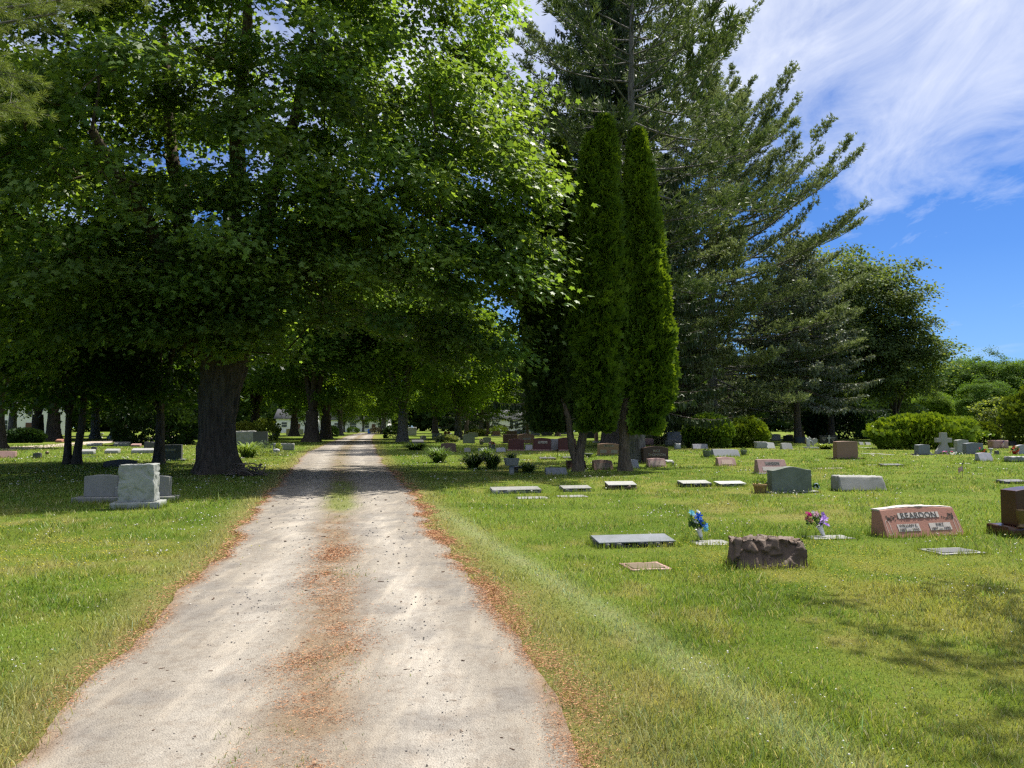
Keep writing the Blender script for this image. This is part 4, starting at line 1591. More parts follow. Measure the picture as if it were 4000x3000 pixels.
# ---------------------------------------------------------------- graves: middle, right of the lane
def flowers_bunch(name, root, z, r, h, cols, n, seed, size=0.03, leafc=((0.03, 0.07, 0.02), (0.06, 0.13, 0.03))):
    small_plant('foliage', (0, 0, z), r * 0.9, h * 0.7, 70, seed, leafc[0], leafc[1], LEAF, parent=root, size=size * 1.8)
    rng = np.random.default_rng(seed)
    PV, PF = [], []
    for k in range(6):
        a = k * math.pi / 3
        PV += [(0, 0, 0), (math.cos(a - .5) * .8, math.sin(a - .5) * .8, .25), (math.cos(a) * 1.1, math.sin(a) * 1.1, .2), (math.cos(a + .5) * .8, math.sin(a + .5) * .8, .25)]
        PF.append((4 * k, 4 * k + 1, 4 * k + 2, 4 * k + 3))
    P = norm(rng.normal(size=(n, 3)) + np.array([0, -0.35, 0.35])) * np.array([r, r, h]) * (0.75 + 0.3 * rng.random((n, 1)))
    fr = frames(rng.normal(size=(n, 3)), norm(P + np.array([0, 0, 0.02])))
    c = np.array([cols[i % len(cols)] for i in range(n)])
    for i, cc in enumerate(cols):
        k = np.arange(n) % len(cols) == i
        V, Fs, c2 = scatter(np.array(PV), [np.array(PF)], P[k] + np.array([0, 0, z]), fr[k], size * (0.8 + 0.5 * rng.random(k.sum())), np.tile(cc, (k.sum(), 1)) * (0.85 + 0.3 * rng.random((k.sum(), 1))))
        npmesh('blossom', V, Fs, PETAL, root, col=c2)


def build_middle():
    rocky(1595, 1627, 1669, 1702, LGREY, 'big pale rock-faced headstone far off, right of the bright maple trunk', d=0.8, amp=0.06, step=0.16)
    slant(1641, 1666, 1701, 1721, GREY, 'low grey stone far off, in front of the big pale rock-faced headstone')
    bevel(1609, 1655, 1718, 1737, DARK, 'low dark marker near the bright maple trunk, behind the leafy clump', d=0.5)
    upright(1688, 1726, 1693, 1714, LGREY, 'pale wide headstone left of the white-posted heart stones', crest=0.02)
    for i, (a, b) in enumerate(((1734, 1760), (1784, 1810))):
        o, w, y = put('heart_headstone', a, b, 1711, ('dark heart-shaped stone, left one of the pair between white posts', 'dark heart-shaped stone, right one of the pair between white posts')[i], 'headstone', 'heart stones', None, 0.3)
        pts = []
        for k in range(24):
            t = 2 * math.pi * k / 24
            pts.append((w / 2 * math.sin(t) ** 3, 0.62 + 0.031 * 0.9 * (13 * math.cos(t) - 5 * math.cos(2 * t) - 2 * math.cos(3 * t) - math.cos(4 * t)) - 0.1))
        link('heart', tablet_mesh('heart', pts[::-1], 0.2, 0.2, 0), DRED, o)
        link('base', box_mesh('base', w * 1.1, 0.4, 0.12), DARK, o)
    for a, b, l in ((1757, 1764, 'white stone post between the dark heart stones, left one'), (1776, 1784, 'white stone post between the dark heart stones, right one')):
        o, w, y = put('memorial_post', a, b, 1711, l, 'post', 'white memorial posts', None, 0.2)
        link('shaft', box_mesh('shaft', 0.22, 0.2, 0.55, bev=0.02), WHITE, o)
        p = link('cap', box_mesh('cap', 0.28, 0.26, 0.08, tx=0.05, ty=0.05), WHITE, o); p.location.z = 0.55
    upright(1810, 1855, 1696, 1732, GREEN, 'dark grey-green headstone with a curved top, right of the heart stones', crest=0.1, d=0.35)
    upright(1829, 1867, 1690, 1708, SLATE, 'slate headstone just behind the dark grey-green curved one', crest=0.05)
    slant(1723, 1784, 1730, 1766, DBROWN, 'dark brown headstone behind the nearest strap-leaved clump', crest=0.06)
    slant(1813, 1840, 1749, 1765, GREY, 'small grey stone behind the two dark grassy clumps')
    slant(1868, 1906, 1749, 1763, SLATE, 'small slate stone left of the flower pot with red blooms')
    slant(1939, 1977, 1748, 1765, LILAC, 'small blue-grey stone right of the flower pot with red blooms')
    upright(1887, 1918, 1707, 1731, GREEN, 'small grey-green headstone behind the flower pot with red blooms', crest=0.1)
    upright(1887, 1909, 1684, 1702, BROWN, 'reddish headstone far off near the golden shrub, left of two', crest=0.1)
    upright(1924, 1955, 1684, 1703, BROWN, 'reddish wide headstone far off near the pale house, right of two', crest=0.05, base=(4, 0.12, LGREY))
    upright(1980, 2020, 1683, 1722, DBROWN, 'dark brown upper tablet rising behind the plain brown headstone', crest=0.0)
    upright(1967, 2023, 1697, 1732, DBROWN, 'plain dark brown headstone left of the curved brown one with a name panel', crest=0.0, d=0.4, base=(6, 0.1, DARK))
    upright(2024, 2089, 1694, 1733, BROWN, 'brown headstone with pale rounded rim and name panel behind the deep red stones', crest=0.14, d=0.4, panel=[(0.5, 0.2, 0.5, 0.02, PLATED)])
    upright(1988, 2048, 1714, 1762, DRED, 'plain deep red headstone on a wide base, left of the red pair', crest=0.08, base=(5, 0.09, PINK), d=0.3)
    upright(2084, 2154, 1710, 1762, DRED, 'deep red headstone with a white lettered name plate', crest=0.09, base=(7, 0.09, PINK), d=0.3,
            panel=[(0.54, 0.2, 0.62, 0.02, PLATE)], text=[('Moritz', 0.46, 0.62, 0.02, INK)])
    upright(2154, 2184, 1714, 1761, LILAC, 'blue-grey plain stone wedged between the two deep red headstones', crest=0.0, d=0.3)
    upright(2184, 2252, 1709, 1762, DRED, 'deep red headstone half hidden by the forked cedar trunk', crest=0.09, base=(7, 0.09, PINK), d=0.3)
    slant(2054, 2083, 1737, 1759, LILAC, 'pale blue-grey low stone between the red headstones with plants on it')
    upright(2020, 2070, 1679, 1695, SLATE, 'blue-grey headstone in the far row, left of three', crest=0.04)
    upright(2072, 2110, 1679, 1701, SLATE, 'blue-grey headstone in the far row, middle of three', crest=0.08)
    upright(2116, 2157, 1680, 1702, DARK, 'dark headstone in the far row behind the pale stakes, right of three', crest=0.05)
    # stone planter on its stem
    o, w, y = put('stone_planter', 1974, 2029, 1857, 'grey stone trough planter on a single stem, grass growing in it', 'planter', None, None, 0.3)
    zt, zm = zat(1789, y), zat(1819, y)
    link('stem', box_mesh('stem', 0.15, 0.15, zm + 0.01, tx=0.012, ty=0.012, bev=0.012), GREY, o)
    b = box_mesh('bowl', w * 0.78, 0.30, zt - zm, bev=0.01, tx=-w * 0.11, ty=-0.05)
    b = link('bowl', b, GREY, o); b.location.z = zm
    strap_plant('grass_tuft', (0, 0, zt - 0.03), 0.26, 0.2, 160, 3, (0.03, 0.07, 0.015), (0.07, 0.14, 0.03), LEAF, None, parent=o, wid=0.014)
    o, w, y = put('stone_bench', 2009, 2083, 1846, 'low dark stone bench in the shade beside the stemmed planter', 'bench', None, None, 0.34)
    p = link('seat', box_mesh('seat', w, 0.34, 0.06, bev=0.008), DBROWN, o); p.location.z = 0.14
    for s in (-1, 1):
        p = link('leg', box_mesh('leg', 0.1, 0.26, 0.14, bev=0.006), DARK, o); p.location.x = s * w * 0.34
    slant(2132, 2221, 1826, 1855, SLATE, 'dark slate slanted stone left of the forked cedar trunk', crest=0.0, d=0.3)
    slant(2215, 2296, 1797, 1837, DBROWN, 'dark stone directly behind the forked cedar trunk', crest=0.05)
    bevel(2110, 2171, 1786, 1797, DARK, 'low dark marker between the bench and the red headstones', d=0.35)
    bevel(2198, 2240, 1784, 1793, DARK, 'low dark marker just left of the forked cedar trunk', d=0.3)
    flat(1930, 1969, 1780, 1787, LGREY, 'pale flush marker behind the dark grassy clumps')
    flat(2031, 2075, 1792, 1798, WHITE, 'whitish flush marker behind the stemmed planter')
    o, w, y = put('shepherd_stake', 2175, 2181, 1789, 'thin black metal stake with a small plaque in front of the blue-grey stone', 'stake', None, None, 0.03)
    FOOT.pop()
    link('rod', lathe_mesh('rod', [(0.012, 0), (0.012, 0.34)], 6), BLACK, o)
    p = link('plaque', box_mesh('plaque', 0.1, 0.02, 0.12), BLACK, o); p.location.z = 0.32
    # pots with flowers in the middle
    for a, b, yb, l, cols in ((1910, 1937, 1763, 'dark pot of red and white flowers beside the small blue-grey stone', ((0.5, 0.06, 0.07), (0.7, 0.66, 0.62), (0.6, 0.25, 0.28))),
                              (1873, 1890, 1738, 'small pot of pink flowers left of the small grey-green headstone', ((0.55, 0.2, 0.3), (0.7, 0.68, 0.66)))):
        o, w, y = put('flower_pot', a, b, yb, l, 'flower pot', 'flower pots', None, 0.3)
        s = w / 0.42
        link('pot', lathe_mesh('pot', [(0.13 * s, 0), (0.17 * s, 0.1 * s), (0.2 * s, 0.36 * s), (0.215 * s, 0.38 * s), (0.19 * s, 0.38 * s), (0.1 * s, 0.3 * s)], 16), GREEN if a > 1900 else DARK, o)
        flowers_bunch('flowers', o, 0.40 * s, 0.2 * s, 0.2 * s, cols, 24, a, 0.055 * s)
    upright(2339, 2422, 1731, 1782, BROWN, 'brown-grey headstone with three carved panels between the cedar trunks', crest=0.09, d=0.3, base=(2, 0.06, GREY),
            panel=[(0.48, 0.14, 0.78, -0.02, PLATED), (0.32, 0.28, 0.3, -0.28, PLATED), (0.32, 0.28, 0.3, 0.26, PLATED)], text=[('BENNETT', 0.38, 0.78, -0.02, INK)])
    slant(2319, 2400, 1795, 1837, BROWN, 'weathered reddish slant stone between the two cedar trunks', crest=0.08, panel=[(0.7, 0.6, 0.42, 0, plain('lichen stain', (0.19, 0.15, 0.11), 0.8))])
    slant(2440, 2501, 1793, 1831, LILAC, 'pale grey stone half hidden behind the right cedar trunk', crest=0.06)
    upright(2514, 2616, 1742, 1811, DBROWN, 'large dark brown headstone with two surnames and a crowned top', crest=0.13, base=(14, 0.07, DBROWN), d=0.3,
            text=[('RICE', 0.27, 0.70, 0.03, PALEINK), ('THOMPSON', 0.70, 0.46, 0.03, PALEINK)])
    slant(2532, 2608, 1789, 1825, PINK, 'pink slant stone in front of the large dark brown headstone', crest=0.1, panel=[(0.76, 0.6, 0.46, 0, plain('pale pink worn face', (0.40, 0.30, 0.25), 0.8))])
    o, w, y = put('flower_vase', 2624, 2637, 1822, 'small grey cup vase right of the pink slant stone', 'vase', None, None, 0.1)
    link('cup', lathe_mesh('cup', [(0.035, 0), (0.04, 0.03), (0.05, 0.14), (0.055, 0.16), (0.04, 0.15)], 12), GREY, o)
    bevel(2604, 2634, 1797, 1812, LGREY, 'pale thin marker just behind the small grey cup vase', d=0.25)
    o, w, y = put('bowl_planter', 2283, 2321, 1787, 'low green-grey bowl planter left of the three-panelled headstone', 'planter', None, None, 0.3)
    link('bowl', lathe_mesh('bowl', [(0.1, 0), (0.1, 0.06), (0.17, 0.12), (0.24, 0.2), (0.22, 0.2), (0.1, 0.14)], 16), GREEN, o)
    rocky(2501, 2555, 1712, 1738, PINK, 'pale pink rough headstone behind, right of the thick spruce trunk', d=0.35, amp=0.05, step=0.12)
    upright(2510, 2565, 1682, 1712, GREY, 'grey headstone in shade behind the pale pink rough one', crest=0.08)
    upright(2607, 2663, 1686, 1738, SLATE, 'dark slate headstone with a faint name left of the round bush', crest=0.04, d=0.3, text=[('TURNBULL', 0.6, 0.62, 0.05, PALEINK)])
    rocky(2602, 2661, 1719, 1742, GREY, 'grey rough-topped stone in front of the dark slate one', d=0.3, amp=0.05, step=0.12)
    upright(2288, 2324, 1687, 1712, BLACK, 'black headstone seen between the cedar trunks, far off', crest=0.03)
    o, w, y = put('pillar_monument', 2322, 2342, 1730, 'brown stone pillar left of the thick spruce trunk', 'monument', None, None, 0.4)
    link('base', box_mesh('base', 0.55, 0.5, 0.15), LGREY, o)
    p = link('shaft', box_mesh('shaft', 0.32, 0.32, 0.95, tx=0.03, ty=0.03, bev=0.02), BROWN, o); p.location.z = 0.15


# ---------------------------------------------------------------- graves: the open lawn on the right
def bouquet(x0, x1, yt, yb, vx0, vx1, label, cols, seed, tilt):
    """artificial flowers leaning out of a white cone vase"""
    xc, y = gp((vx0 + vx1) / 2, yb)
    o = empty('flower_bouquet', (xc, y, 0), 0, label, 'flowers', 'bouquets in white vases')
    v = link('vase', lathe_mesh('vase', [(0.018, -0.02), (0.022, 0.02), (0.04, 0.15), (0.046, 0.155), (0.038, 0.15), (0.015, 0.05)], 14), WHITEP, o)
    v.rotation_euler = (0, -tilt, 0)
    top = Vector((-math.sin(tilt) * 0.15, 0, 0.15 * math.cos(tilt)))
    rng = np.random.default_rng(seed)
    W = (x1 - x0) / FP * y
    Hh = zat(yt, y) - top.z
    cx = ((x0 + x1) / 2 - (vx0 + vx1) / 2) / FP * y
    small_plant('foliage', (cx, 0, top.z + 0.02), W * 0.34, Hh * 0.62, 60, seed, (0.03, 0.07, 0.02), (0.08, 0.14, 0.04), LEAF, parent=o, size=0.06)
    PV, PF = [], []
    for ring, (n, rr, hh) in enumerate(((7, 1.0, 0.28), (6, 0.72, 0.5), (4, 0.42, 0.62))):
        for k in range(n):
            a = 2 * math.pi * (k + 0.4 * ring) / n
            w = 2.2 / n
            b = len(PV)
            PV += [(0, 0, 0), (math.cos(a - w) * rr * .8, math.sin(a - w) * rr * .8, hh * .8), (math.cos(a) * rr * 1.05, math.sin(a) * rr * 1.05, hh), (math.cos(a + w) * rr * .8, math.sin(a + w) * rr * .8, hh * .8)]
            PF.append((b, b + 1, b + 2, b + 3))
    for px, py, s, col in cols:
        p = np.array([[(px - (vx0 + vx1) / 2) / FP * y, -0.05 - 0.04 * rng.random(), zat(py, y - 0.05)]])
        fr = frames(rng.normal(size=(1, 3)), np.array([[0.25 * rng.normal(), -0.8, 0.5]]))
        c = np.tile(np.array(col), (1, 1))
        V, Fs, c2 = scatter(np.array(PV), [np.array(PF)], p, fr, np.array([s * 1.35]), c)
        c2 = np.clip(c2 * (0.75 + 0.5 * rng.random((len(c2), 1))), 0, 1)
        npmesh('blossom', V, Fs, PETAL, o, col=c2)
    st = []
    for px, py, s, col in cols:
        q = np.array([[top.x, top.y, top.z - 0.03], [(px - (vx0 + vx1) / 2) / FP * y, -0.02, zat(py, y) - 0.01]])
        st.append(tubes(q, np.array([-1, 0]), np.array([0.004, 0.003]), 4))
    V, Fs, _ = merge(st)
    npmesh('stems', V, Fs, LEAF, o, col=np.tile((0.03, 0.08, 0.02), (len(V), 1)))


def small_flag(px0, px1, yt, yb, label, tilt, s=1.0):
    xc, y = gp((px0 + px1) / 2, yb)
    o = empty('stick_flag', (xc, y, 0), 0.3, label, 'flag', 'small flags')
    hp = (zat(yt, y)) / math.cos(tilt)
    p = link('pole', lathe_mesh('pole', [(0.006, 0), (0.006, hp), (0.012, hp + 0.01), (0.0, hp + 0.03)], 6), DARK, o)
    p.rotation_euler = (0, tilt, 0)
    # cloth hanging from the pole, stripes and canton as faces of one mesh
    n, m = 14, 13
    fw, fh = 0.30 * s, 0.20 * s
    V, Fq, mi = [], [], []
    for i in range(n + 1):
        for j in range(m + 1):
            u, v = i / n, j / m
            x = -u * fw * 0.62 + 0.012 * math.sin(u * 7)
            yy = 0.035 * math.sin(u * 9 + v * 2)
            z = hp * 0.94 - v * fh - u * fw * 0.72
            V.append((x + math.sin(tilt) * z * 1.0, yy, z))
    for i in range(n):
        for j in range(m):
            a = i * (m + 1) + j
            Fq.append((a, a + 1, a + m + 2, a + m + 1))
            mi.append(2 if (i < n * 0.4 and j < 7) else j % 2)
    f = npmesh('cloth', V, [np.array(Fq)], FLAGR, o)
    f.data.materials.append(FLAGW)
    f.data.materials.append(FLAGB)
    f.data.polygons.foreach_set('material_index', np.array(mi, np.int32))


def build_right():
    # first rows of low markers
    bevel(1921, 2119, 1902, 1928, GREY, 'long low pale raised marker nearest the lane, leftmost of its row', d=0.36)
    bevel(2198, 2316, 1897, 1921, GREY, 'grey raised marker second from the lane in the first row', d=0.36)
    bevel(2373, 2493, 1881, 1913, LGREY, 'thick rough-sided raised marker with dark front, middle of the first row', sides=RBROWN, d=0.34)
    bevel(2663, 2786, 1877, 1903, LGREY, 'raised marker with white rim and dark front, left of the white one', sides=DARK, d=0.36)
    bevel(2806, 2922, 1880, 1901, WHITE, 'white-topped raised marker left of the clay pot', sides=GREY, d=0.36)
    flat(2022, 2148, 1935, 1949, GREY, 'thin grey flush slab in front of the leftmost long marker')
    flat(2183, 2303, 1932, 1943, GREY, 'thin brownish flush slab in front of the second marker')
    bevel(2332, 2652, 2090, 2139, SLATE, 'long grey-topped raised marker with rough black sides in the foreground', sides=DARK, d=0.4)
    flat(2464, 2632, 2199, 2230, PINK, 'small pinkish flush marker with a bronze plaque, nearest the viewer', plaque=BRONZE)
    flat(2721, 2879, 2112, 2130, GREY, 'pale flush stone at the foot of the blue bouquet', hh=0.012)
    flat(3174, 3350, 2093, 2107, GREY, 'pale flush stone at the foot of the purple bouquet', hh=0.012)
    flat(3672, 3870, 2143, 2167, GREY, 'flush marker with a pale rim below the rose slant stone', plaque=DARK)
    blue, white, teal, navy = (0.02, 0.12, 0.62), (0.62, 0.66, 0.72), (0.18, 0.50, 0.62), (0.015, 0.05, 0.30)
    bouquet(2677, 2765, 1990, 2110, 2726, 2758, 'blue and white artificial flowers in a leaning white vase', [
        (2697, 2003, 0.036, teal), (2725, 2017, 0.045, blue), (2736, 2034, 0.03, blue), (2709, 2040, 0.04, white), (2722, 1998, 0.025, white), (2747, 2052, 0.042, (0.03, 0.22, 0.6)), (2752, 2065, 0.03, teal), (2743, 2045, 0.03, navy), (2712, 2014, 0.02, white)], 5, 0.28)
    pu, mag, lil, sal = (0.36, 0.20, 0.62), (0.50, 0.02, 0.24), (0.55, 0.36, 0.75), (0.42, 0.16, 0.13)
    bouquet(3135, 3229, 1996, 2095, 3203, 3235, 'purple and magenta artificial flowers in a leaning white vase', [
        (3150, 2010, 0.04, mag), (3180, 2008, 0.035, (0.66, 0.42, 0.5)), (3213, 2028, 0.045, lil), (3207, 2010, 0.032, pu), (3219, 2050, 0.035, pu), (3146, 2026, 0.03, sal), (3160, 2034, 0.028, sal), (3202, 2044, 0.03, lil), (3168, 2002, 0.025, (0.6, 0.6, 0.6))], 9, 0.42)
    # split brown boulder stone
    rocky(2878, 3176, 2094, 2222, RBROWN, 'squat split-faced brown headstone in the right foreground', d=0.36, amp=0.030, step=0.016, lean=0.10, taper=0.05, rz=0.10, chip=0.032,
          top=lambda u: 0.93 + 0.07 * np.sin(u * 2.4 + 0.4))
    # the rose slant stone with the big surname
    o, t, w, h, dd, k = slant(3446, 3800, 1978, 2097, ROSE, 'rose granite slant headstone with a large surname and two name panels', crest=0.08, d=0.36, rz=0.20,
        panel=[(0.53, 0.21, 0.72, -0.01, PLATE), (0.28, 0.27, 0.33, -0.19, PLATE), (0.28, 0.27, 0.33, 0.22, PLATE)],
        text=[('REARDON', 0.46, 0.72, -0.01, INK), ('WILLIAM E.', 0.235, 0.395, -0.19, INK), ('1882 — 1943', 0.24, 0.265, -0.19, INK), ('INEZ', 0.10, 0.395, 0.22, INK), ('1897 — 1990', 0.24, 0.265, 0.22, INK)])
    rim = rough_mesh('pitched_top', w * 0.97, 0.15, 0.022, 0.008, 4, 0.02, top=None)
    for v in rim.vertices:
        u = v.co.x / (w / 2)
        v.co.z += h - 0.012 - 0.08 * h * (1 - max(0, math.cos(u * math.pi / 2)))
        v.co.y += dd / 2 - 0.075
    link('pitched_top', rim, FRESH, t)
    rng = np.random.default_rng(2)
    for s in (-1, 1):
        # carved vine corners and loops down the sides
        P = np.stack([s * w * (0.43 - 0.16 * rng.random(26) ** 1.4), h * (0.84 - 0.20 * rng.random(26))], 1)
        P = P[(np.abs(P[:, 0]) / w - 0.27) * 1.0 + (P[:, 1] / h - 0.62) > 0.10]
        V = []
        Fq = []
        for i, (x, z) in enumerate(P):
            a = rng.random() * 3
            for q in range(4):
                V.append((x + 0.013 * math.cos(a + q * 1.57), z + (0.016 if q % 2 else 0.010) * math.sin(a + q * 1.57), 0))
            Fq.append((4 * i, 4 * i + 1, 4 * i + 2, 4 * i + 3))
        ob = npmesh('carved_vine', V, [np.array(Fq)], INK, t)
        on_face(ob.data, 0, 0, dd, k, 0.004)
        loop = []
        for q in range(18):
            a = math.pi * q / 17
            loop.append((s * w * 0.44 + 0.028 * math.cos(a) * (1), h * 0.54 + 0.05 * math.sin(a)))
        pts = [(s * w * 0.44 + 0.028, h * 0.14)] + loop + [(s * w * 0.44 - 0.028, h * 0.14), (s * w * 0.44 + 0.028, h * 0.14)]
        V, Fq = [], []
        for i in range(len(pts) - 1):
            a, b = np.array(pts[i]), np.array(pts[i + 1])
            d = b - a
            nrm = np.array([-d[1], d[0]]) / max(np.linalg.norm(d), 1e-6) * 0.003
            V += [(*(a + nrm), 0), (*(a - nrm), 0), (*(b - nrm), 0), (*(b + nrm), 0)]
            Fq.append(tuple(range(4 * i, 4 * i + 4)))
        ob = npmesh('carved_border', V, [np.array(Fq)], PLATE, t)
        on_face(ob.data, 0, 0, dd, k, 0.004)
    # maroon upright at the right edge
    o, t, w, h, dd = upright(3975, 4200, 1902, 2094, MAROON, 'polished maroon headstone with a vase, cut by the right edge of the view', crest=0.07, base=(46, 0.14, MAROON), d=0.28, rz=0.22,
        panel=[(0.5, 0.22, 0.36, 0.05, plain('dim carved panel', (0.12, 0.09, 0.08), 0.6))])
    p = link('vase', lathe_mesh('vase', [(0.055, 0.14), (0.06, 0.155), (0.03, 0.17), (0.045, 0.2), (0.06, 0.36), (0.066, 0.38), (0.055, 0.375), (0.03, 0.25)], 16), plain('tarnished brass', (0.16, 0.11, 0.055), 0.4, metallic=0.6), o)
    p.location = (-w / 2 - 0.01, -dd / 2 - 0.06, 0)
    # grey-green serpentine headstone and the pot beside it
    upright(3018, 3184, 1822, 1927, GREEN, 'large grey-green headstone with a wavy top beside the clay pot', crest=0.14, shoulder=1, base=(22, 0.045, GREY), d=0.24)
    o, w, y = put('clay_pot', 2951, 3005, 1928, 'ochre clay pot of green plants left of the large grey-green headstone', 'flower pot', 'flower pots', 0, 0.28)
    link('pot', lathe_mesh('pot', [(0.115, 0), (0.12, 0.01), (0.148, 0.155), (0.158, 0.16), (0.162, 0.215), (0.15, 0.215), (0.13, 0.17)], 20), plain('ochre clay', (0.30, 0.19, 0.085), 0.85), o)
    small_plant('foliage', (0, 0, 0.19), 0.15, 0.14, 90, 4, (0.10, 0.18, 0.03), (0.2, 0.28, 0.06), LEAF, parent=o, size=0.06)
    slant(2996, 3034, 1876, 1906, LILAC, 'small lilac stone hidden behind the large grey-green headstone')
    o, w, y = put('flower_bouquet', 3184, 3198, 1912, 'small pale blue flowers at the right end of the large grey-green headstone', 'flowers', None, 0, 0.1)
    FOOT.pop()
    flowers_bunch('flowers', o, 0.05, 0.06, 0.1, ((0.25, 0.4, 0.65), (0.6, 0.65, 0.7)), 12, 3, 0.03)
    # grey rock-topped wedge
    o = rocky(3277, 3480, 1856, 1919, GREY, 'wide grey wedge headstone with a rough whitened top edge', d=0.42, amp=0.02, step=0.045, taper=0.05, lean=0.16, front_flat=True)
    # pink slant stones
    slant(2805, 2883, 1784, 1821, PINK, 'small pink slant stone alone on the lawn, left of the bigger pink one', crest=0.12, panel=[(0.6, 0.55, 0.45, 0, plain('pale worn lettered face', (0.44, 0.33, 0.27), 0.8))])
    slant(2960, 3088, 1793, 1852, PINK, 'pink slant headstone with a framed surname behind the large grey-green one', crest=0.04, d=0.34, base=(8, 0.04, LGREY),
          panel=[(0.5, 0.24, 0.70, 0.02, PLATED), (0.70, 0.32, 0.30, 0, PLATE)], text=[('LANDON', 0.44, 0.70, 0.02, INK)])
    # brown block
    upright(3270, 3360, 1723, 1795, BROWN, 'tall plain brown block headstone on a dark wide base', crest=0.025, base=(24, 0.07, DBROWN), d=0.34)
    flat(3375, 3466, 1759, 1773, LGREY, 'pale flush slab right of the tall brown block')
    flat(3450, 3500, 1768, 1777, GREY, 'thin flush slab at the right end of the pale one')
    bevel(3450, 3538, 1812, 1823, DARK, 'low dark raised marker in the open lawn', d=0.36)
    flat(3394, 3450, 1812, 1818, GREY, 'thin flush slab left of the low dark raised marker')
    flat(3740, 3812, 1806, 1812, WHITE, 'whitish flush slab above the small flag')
    flat(3190, 3330, 1824, 1831, TAN, 'tan flush slab behind the large grey-green headstone')
    bevel(3923, 4030, 1874, 1890, DARK, 'long dark raised marker at the right edge of the view', d=0.34)
    rocky(3941, 4030, 1782, 1805, GREY, 'low rough grey stone at the right edge of the view', d=0.35, amp=0.04, step=0.07)
    small_flag(3752, 3766, 1804, 1866, 'small striped stick flag leaning on the open lawn', 0.12, 0.85)
    small_flag(3922, 3930, 1716, 1752, 'small striped stick flag among far stones near the right edge', -0.1, 1.5)
    # cross and its neighbours
    o, w, y = put('stone_cross', 3658, 3726, 1774, 'pale grey stone cross with a flared foot in front of the wide yew', 'stone cross', None, 0.05, 0.26)
    zt = zat(1690, y)
    u = w / 68
    pr = [(-34, 0), (34, 0), (30, 12), (20, 24), (13, 38), (12, 46), (31, 46), (31, 63), (12, 63), (12, 84), (-12, 84), (-12, 63), (-31, 63), (-31, 46), (-12, 46), (-13, 38), (-20, 24), (-30, 12)]
    link('cross', tablet_mesh('cross', [(a * u, b * zt / 84) for a, b in pr], 0.24, 0.22, 0.01), LGREY, o)
    upright(3590, 3640, 1736, 1778, SLATE, 'grey headstone on a dark base left of the stone cross', crest=0.06, base=(13, 0.06, DARK), d=0.36)
    upright(3738, 3788, 1717, 1768, LGREY, 'pale grey headstone behind, right of the stone cross', crest=0.05, d=0.3)
    upright(3772, 3847, 1729, 1774, SLATE, 'wide blue-grey headstone with red geraniums at its corner', crest=0.06, d=0.3)
    upright(3717, 3733, 1750, 1770, LGREY, 'small grey block tucked right of the cross foot', crest=0.0, name='small_headstone')
    slant(3827, 3890, 1768, 1803, LILAC, 'pale blue slant stone below the red geraniums', crest=0.06)
    upright(3893, 3905, 1760, 1776, DARK, 'tiny dark stone right of the pale blue slant stone', name='small_headstone')
    rocky(3876, 3945, 1719, 1752, PINK, 'pinkish wedge stone behind, with a small flag at its end', d=0.5, amp=0.02, step=0.1)
    slant(3948, 3980, 1722, 1742, BLACK, 'black low stone right of the pinkish wedge')
    upright(3974, 4020, 1737, 1774, LILAC, 'lilac headstone at the right edge behind the red flower pot', crest=0.1)
    o, w, y = put('flower_pot', 3961, 3984, 1775, 'red pot of red geraniums near the right edge', 'flower pot', 'flower pots', 0, 0.3)
    link('pot', lathe_mesh('pot', [(0.11, 0), (0.15, 0.17), (0.165, 0.18), (0.14, 0.18), (0.1, 0.1)], 16), plain('red plastic', (0.32, 0.05, 0.03), 0.5), o)
    flowers_bunch('flowers', o, 0.2, 0.2, 0.26, ((0.55, 0.03, 0.02), (0.6, 0.05, 0.03), (0.6, 0.5, 0.3)), 22, 8, 0.06)
    o, w, y = put('geranium_plant', 3822, 3852, 1776, 'red geraniums at the corner of the wide blue-grey headstone', 'flowers', None, 0, 0.2)
    FOOT.pop()
    flowers_bunch('flowers', o, 0.05, 0.25, 0.3, ((0.6, 0.05, 0.04), (0.55, 0.03, 0.02)), 18, 12, 0.06)
    o, w, y = put('garden_urn', 3868, 3882, 1772, 'small white urn between the geraniums and the tiny dark stone', 'urn', None, 0, 0.2)
    link('bowl', lathe_mesh('bowl', [(0.08, 0), (0.04, 0.06), (0.04, 0.14), (0.1, 0.24), (0.11, 0.3), (0.08, 0.28)], 12), WHITE, o)
    rng = np.random.default_rng(77)
    for i, (px, py, nm, cols) in enumerate(((3620, 1777, 'white and purple flower bed left of the stone cross foot', ((0.7, 0.7, 0.68), (0.4, 0.25, 0.55), (0.7, 0.68, 0.7))), (3712, 1776, 'pink flower bed in front of the stone cross', ((0.55, 0.12, 0.22), (0.45, 0.2, 0.5))), (3738, 1779, 'white flower bed right of the stone cross foot', ((0.72, 0.72, 0.68), (0.7, 0.7, 0.6))))):
        o, w, y = put('flower_bed', px - 26, px + 26, py, nm, 'flowers', 'flower beds by the cross', 0, 0.3)
        FOOT.pop()
        flowers_bunch('flowers', o, 0.02, 0.40, 0.17, cols, 26, 30 + i, 0.045)
    # middle distance between the bushes and the yew
    slant(2706, 2770, 1734, 1753, LILAC, 'lavender-grey stone in front of the left round bush', crest=0.05)
    o = rocky(2640, 2660, 1731, 1754, WHITE, 'small white stone at the left foot of the left round bush', d=0.3, amp=0.05, step=0.08)
    slant(2785, 2900, 1754, 1784, SLATE, 'long blue-grey slant stone between two planter pots', crest=0.04, d=0.45)
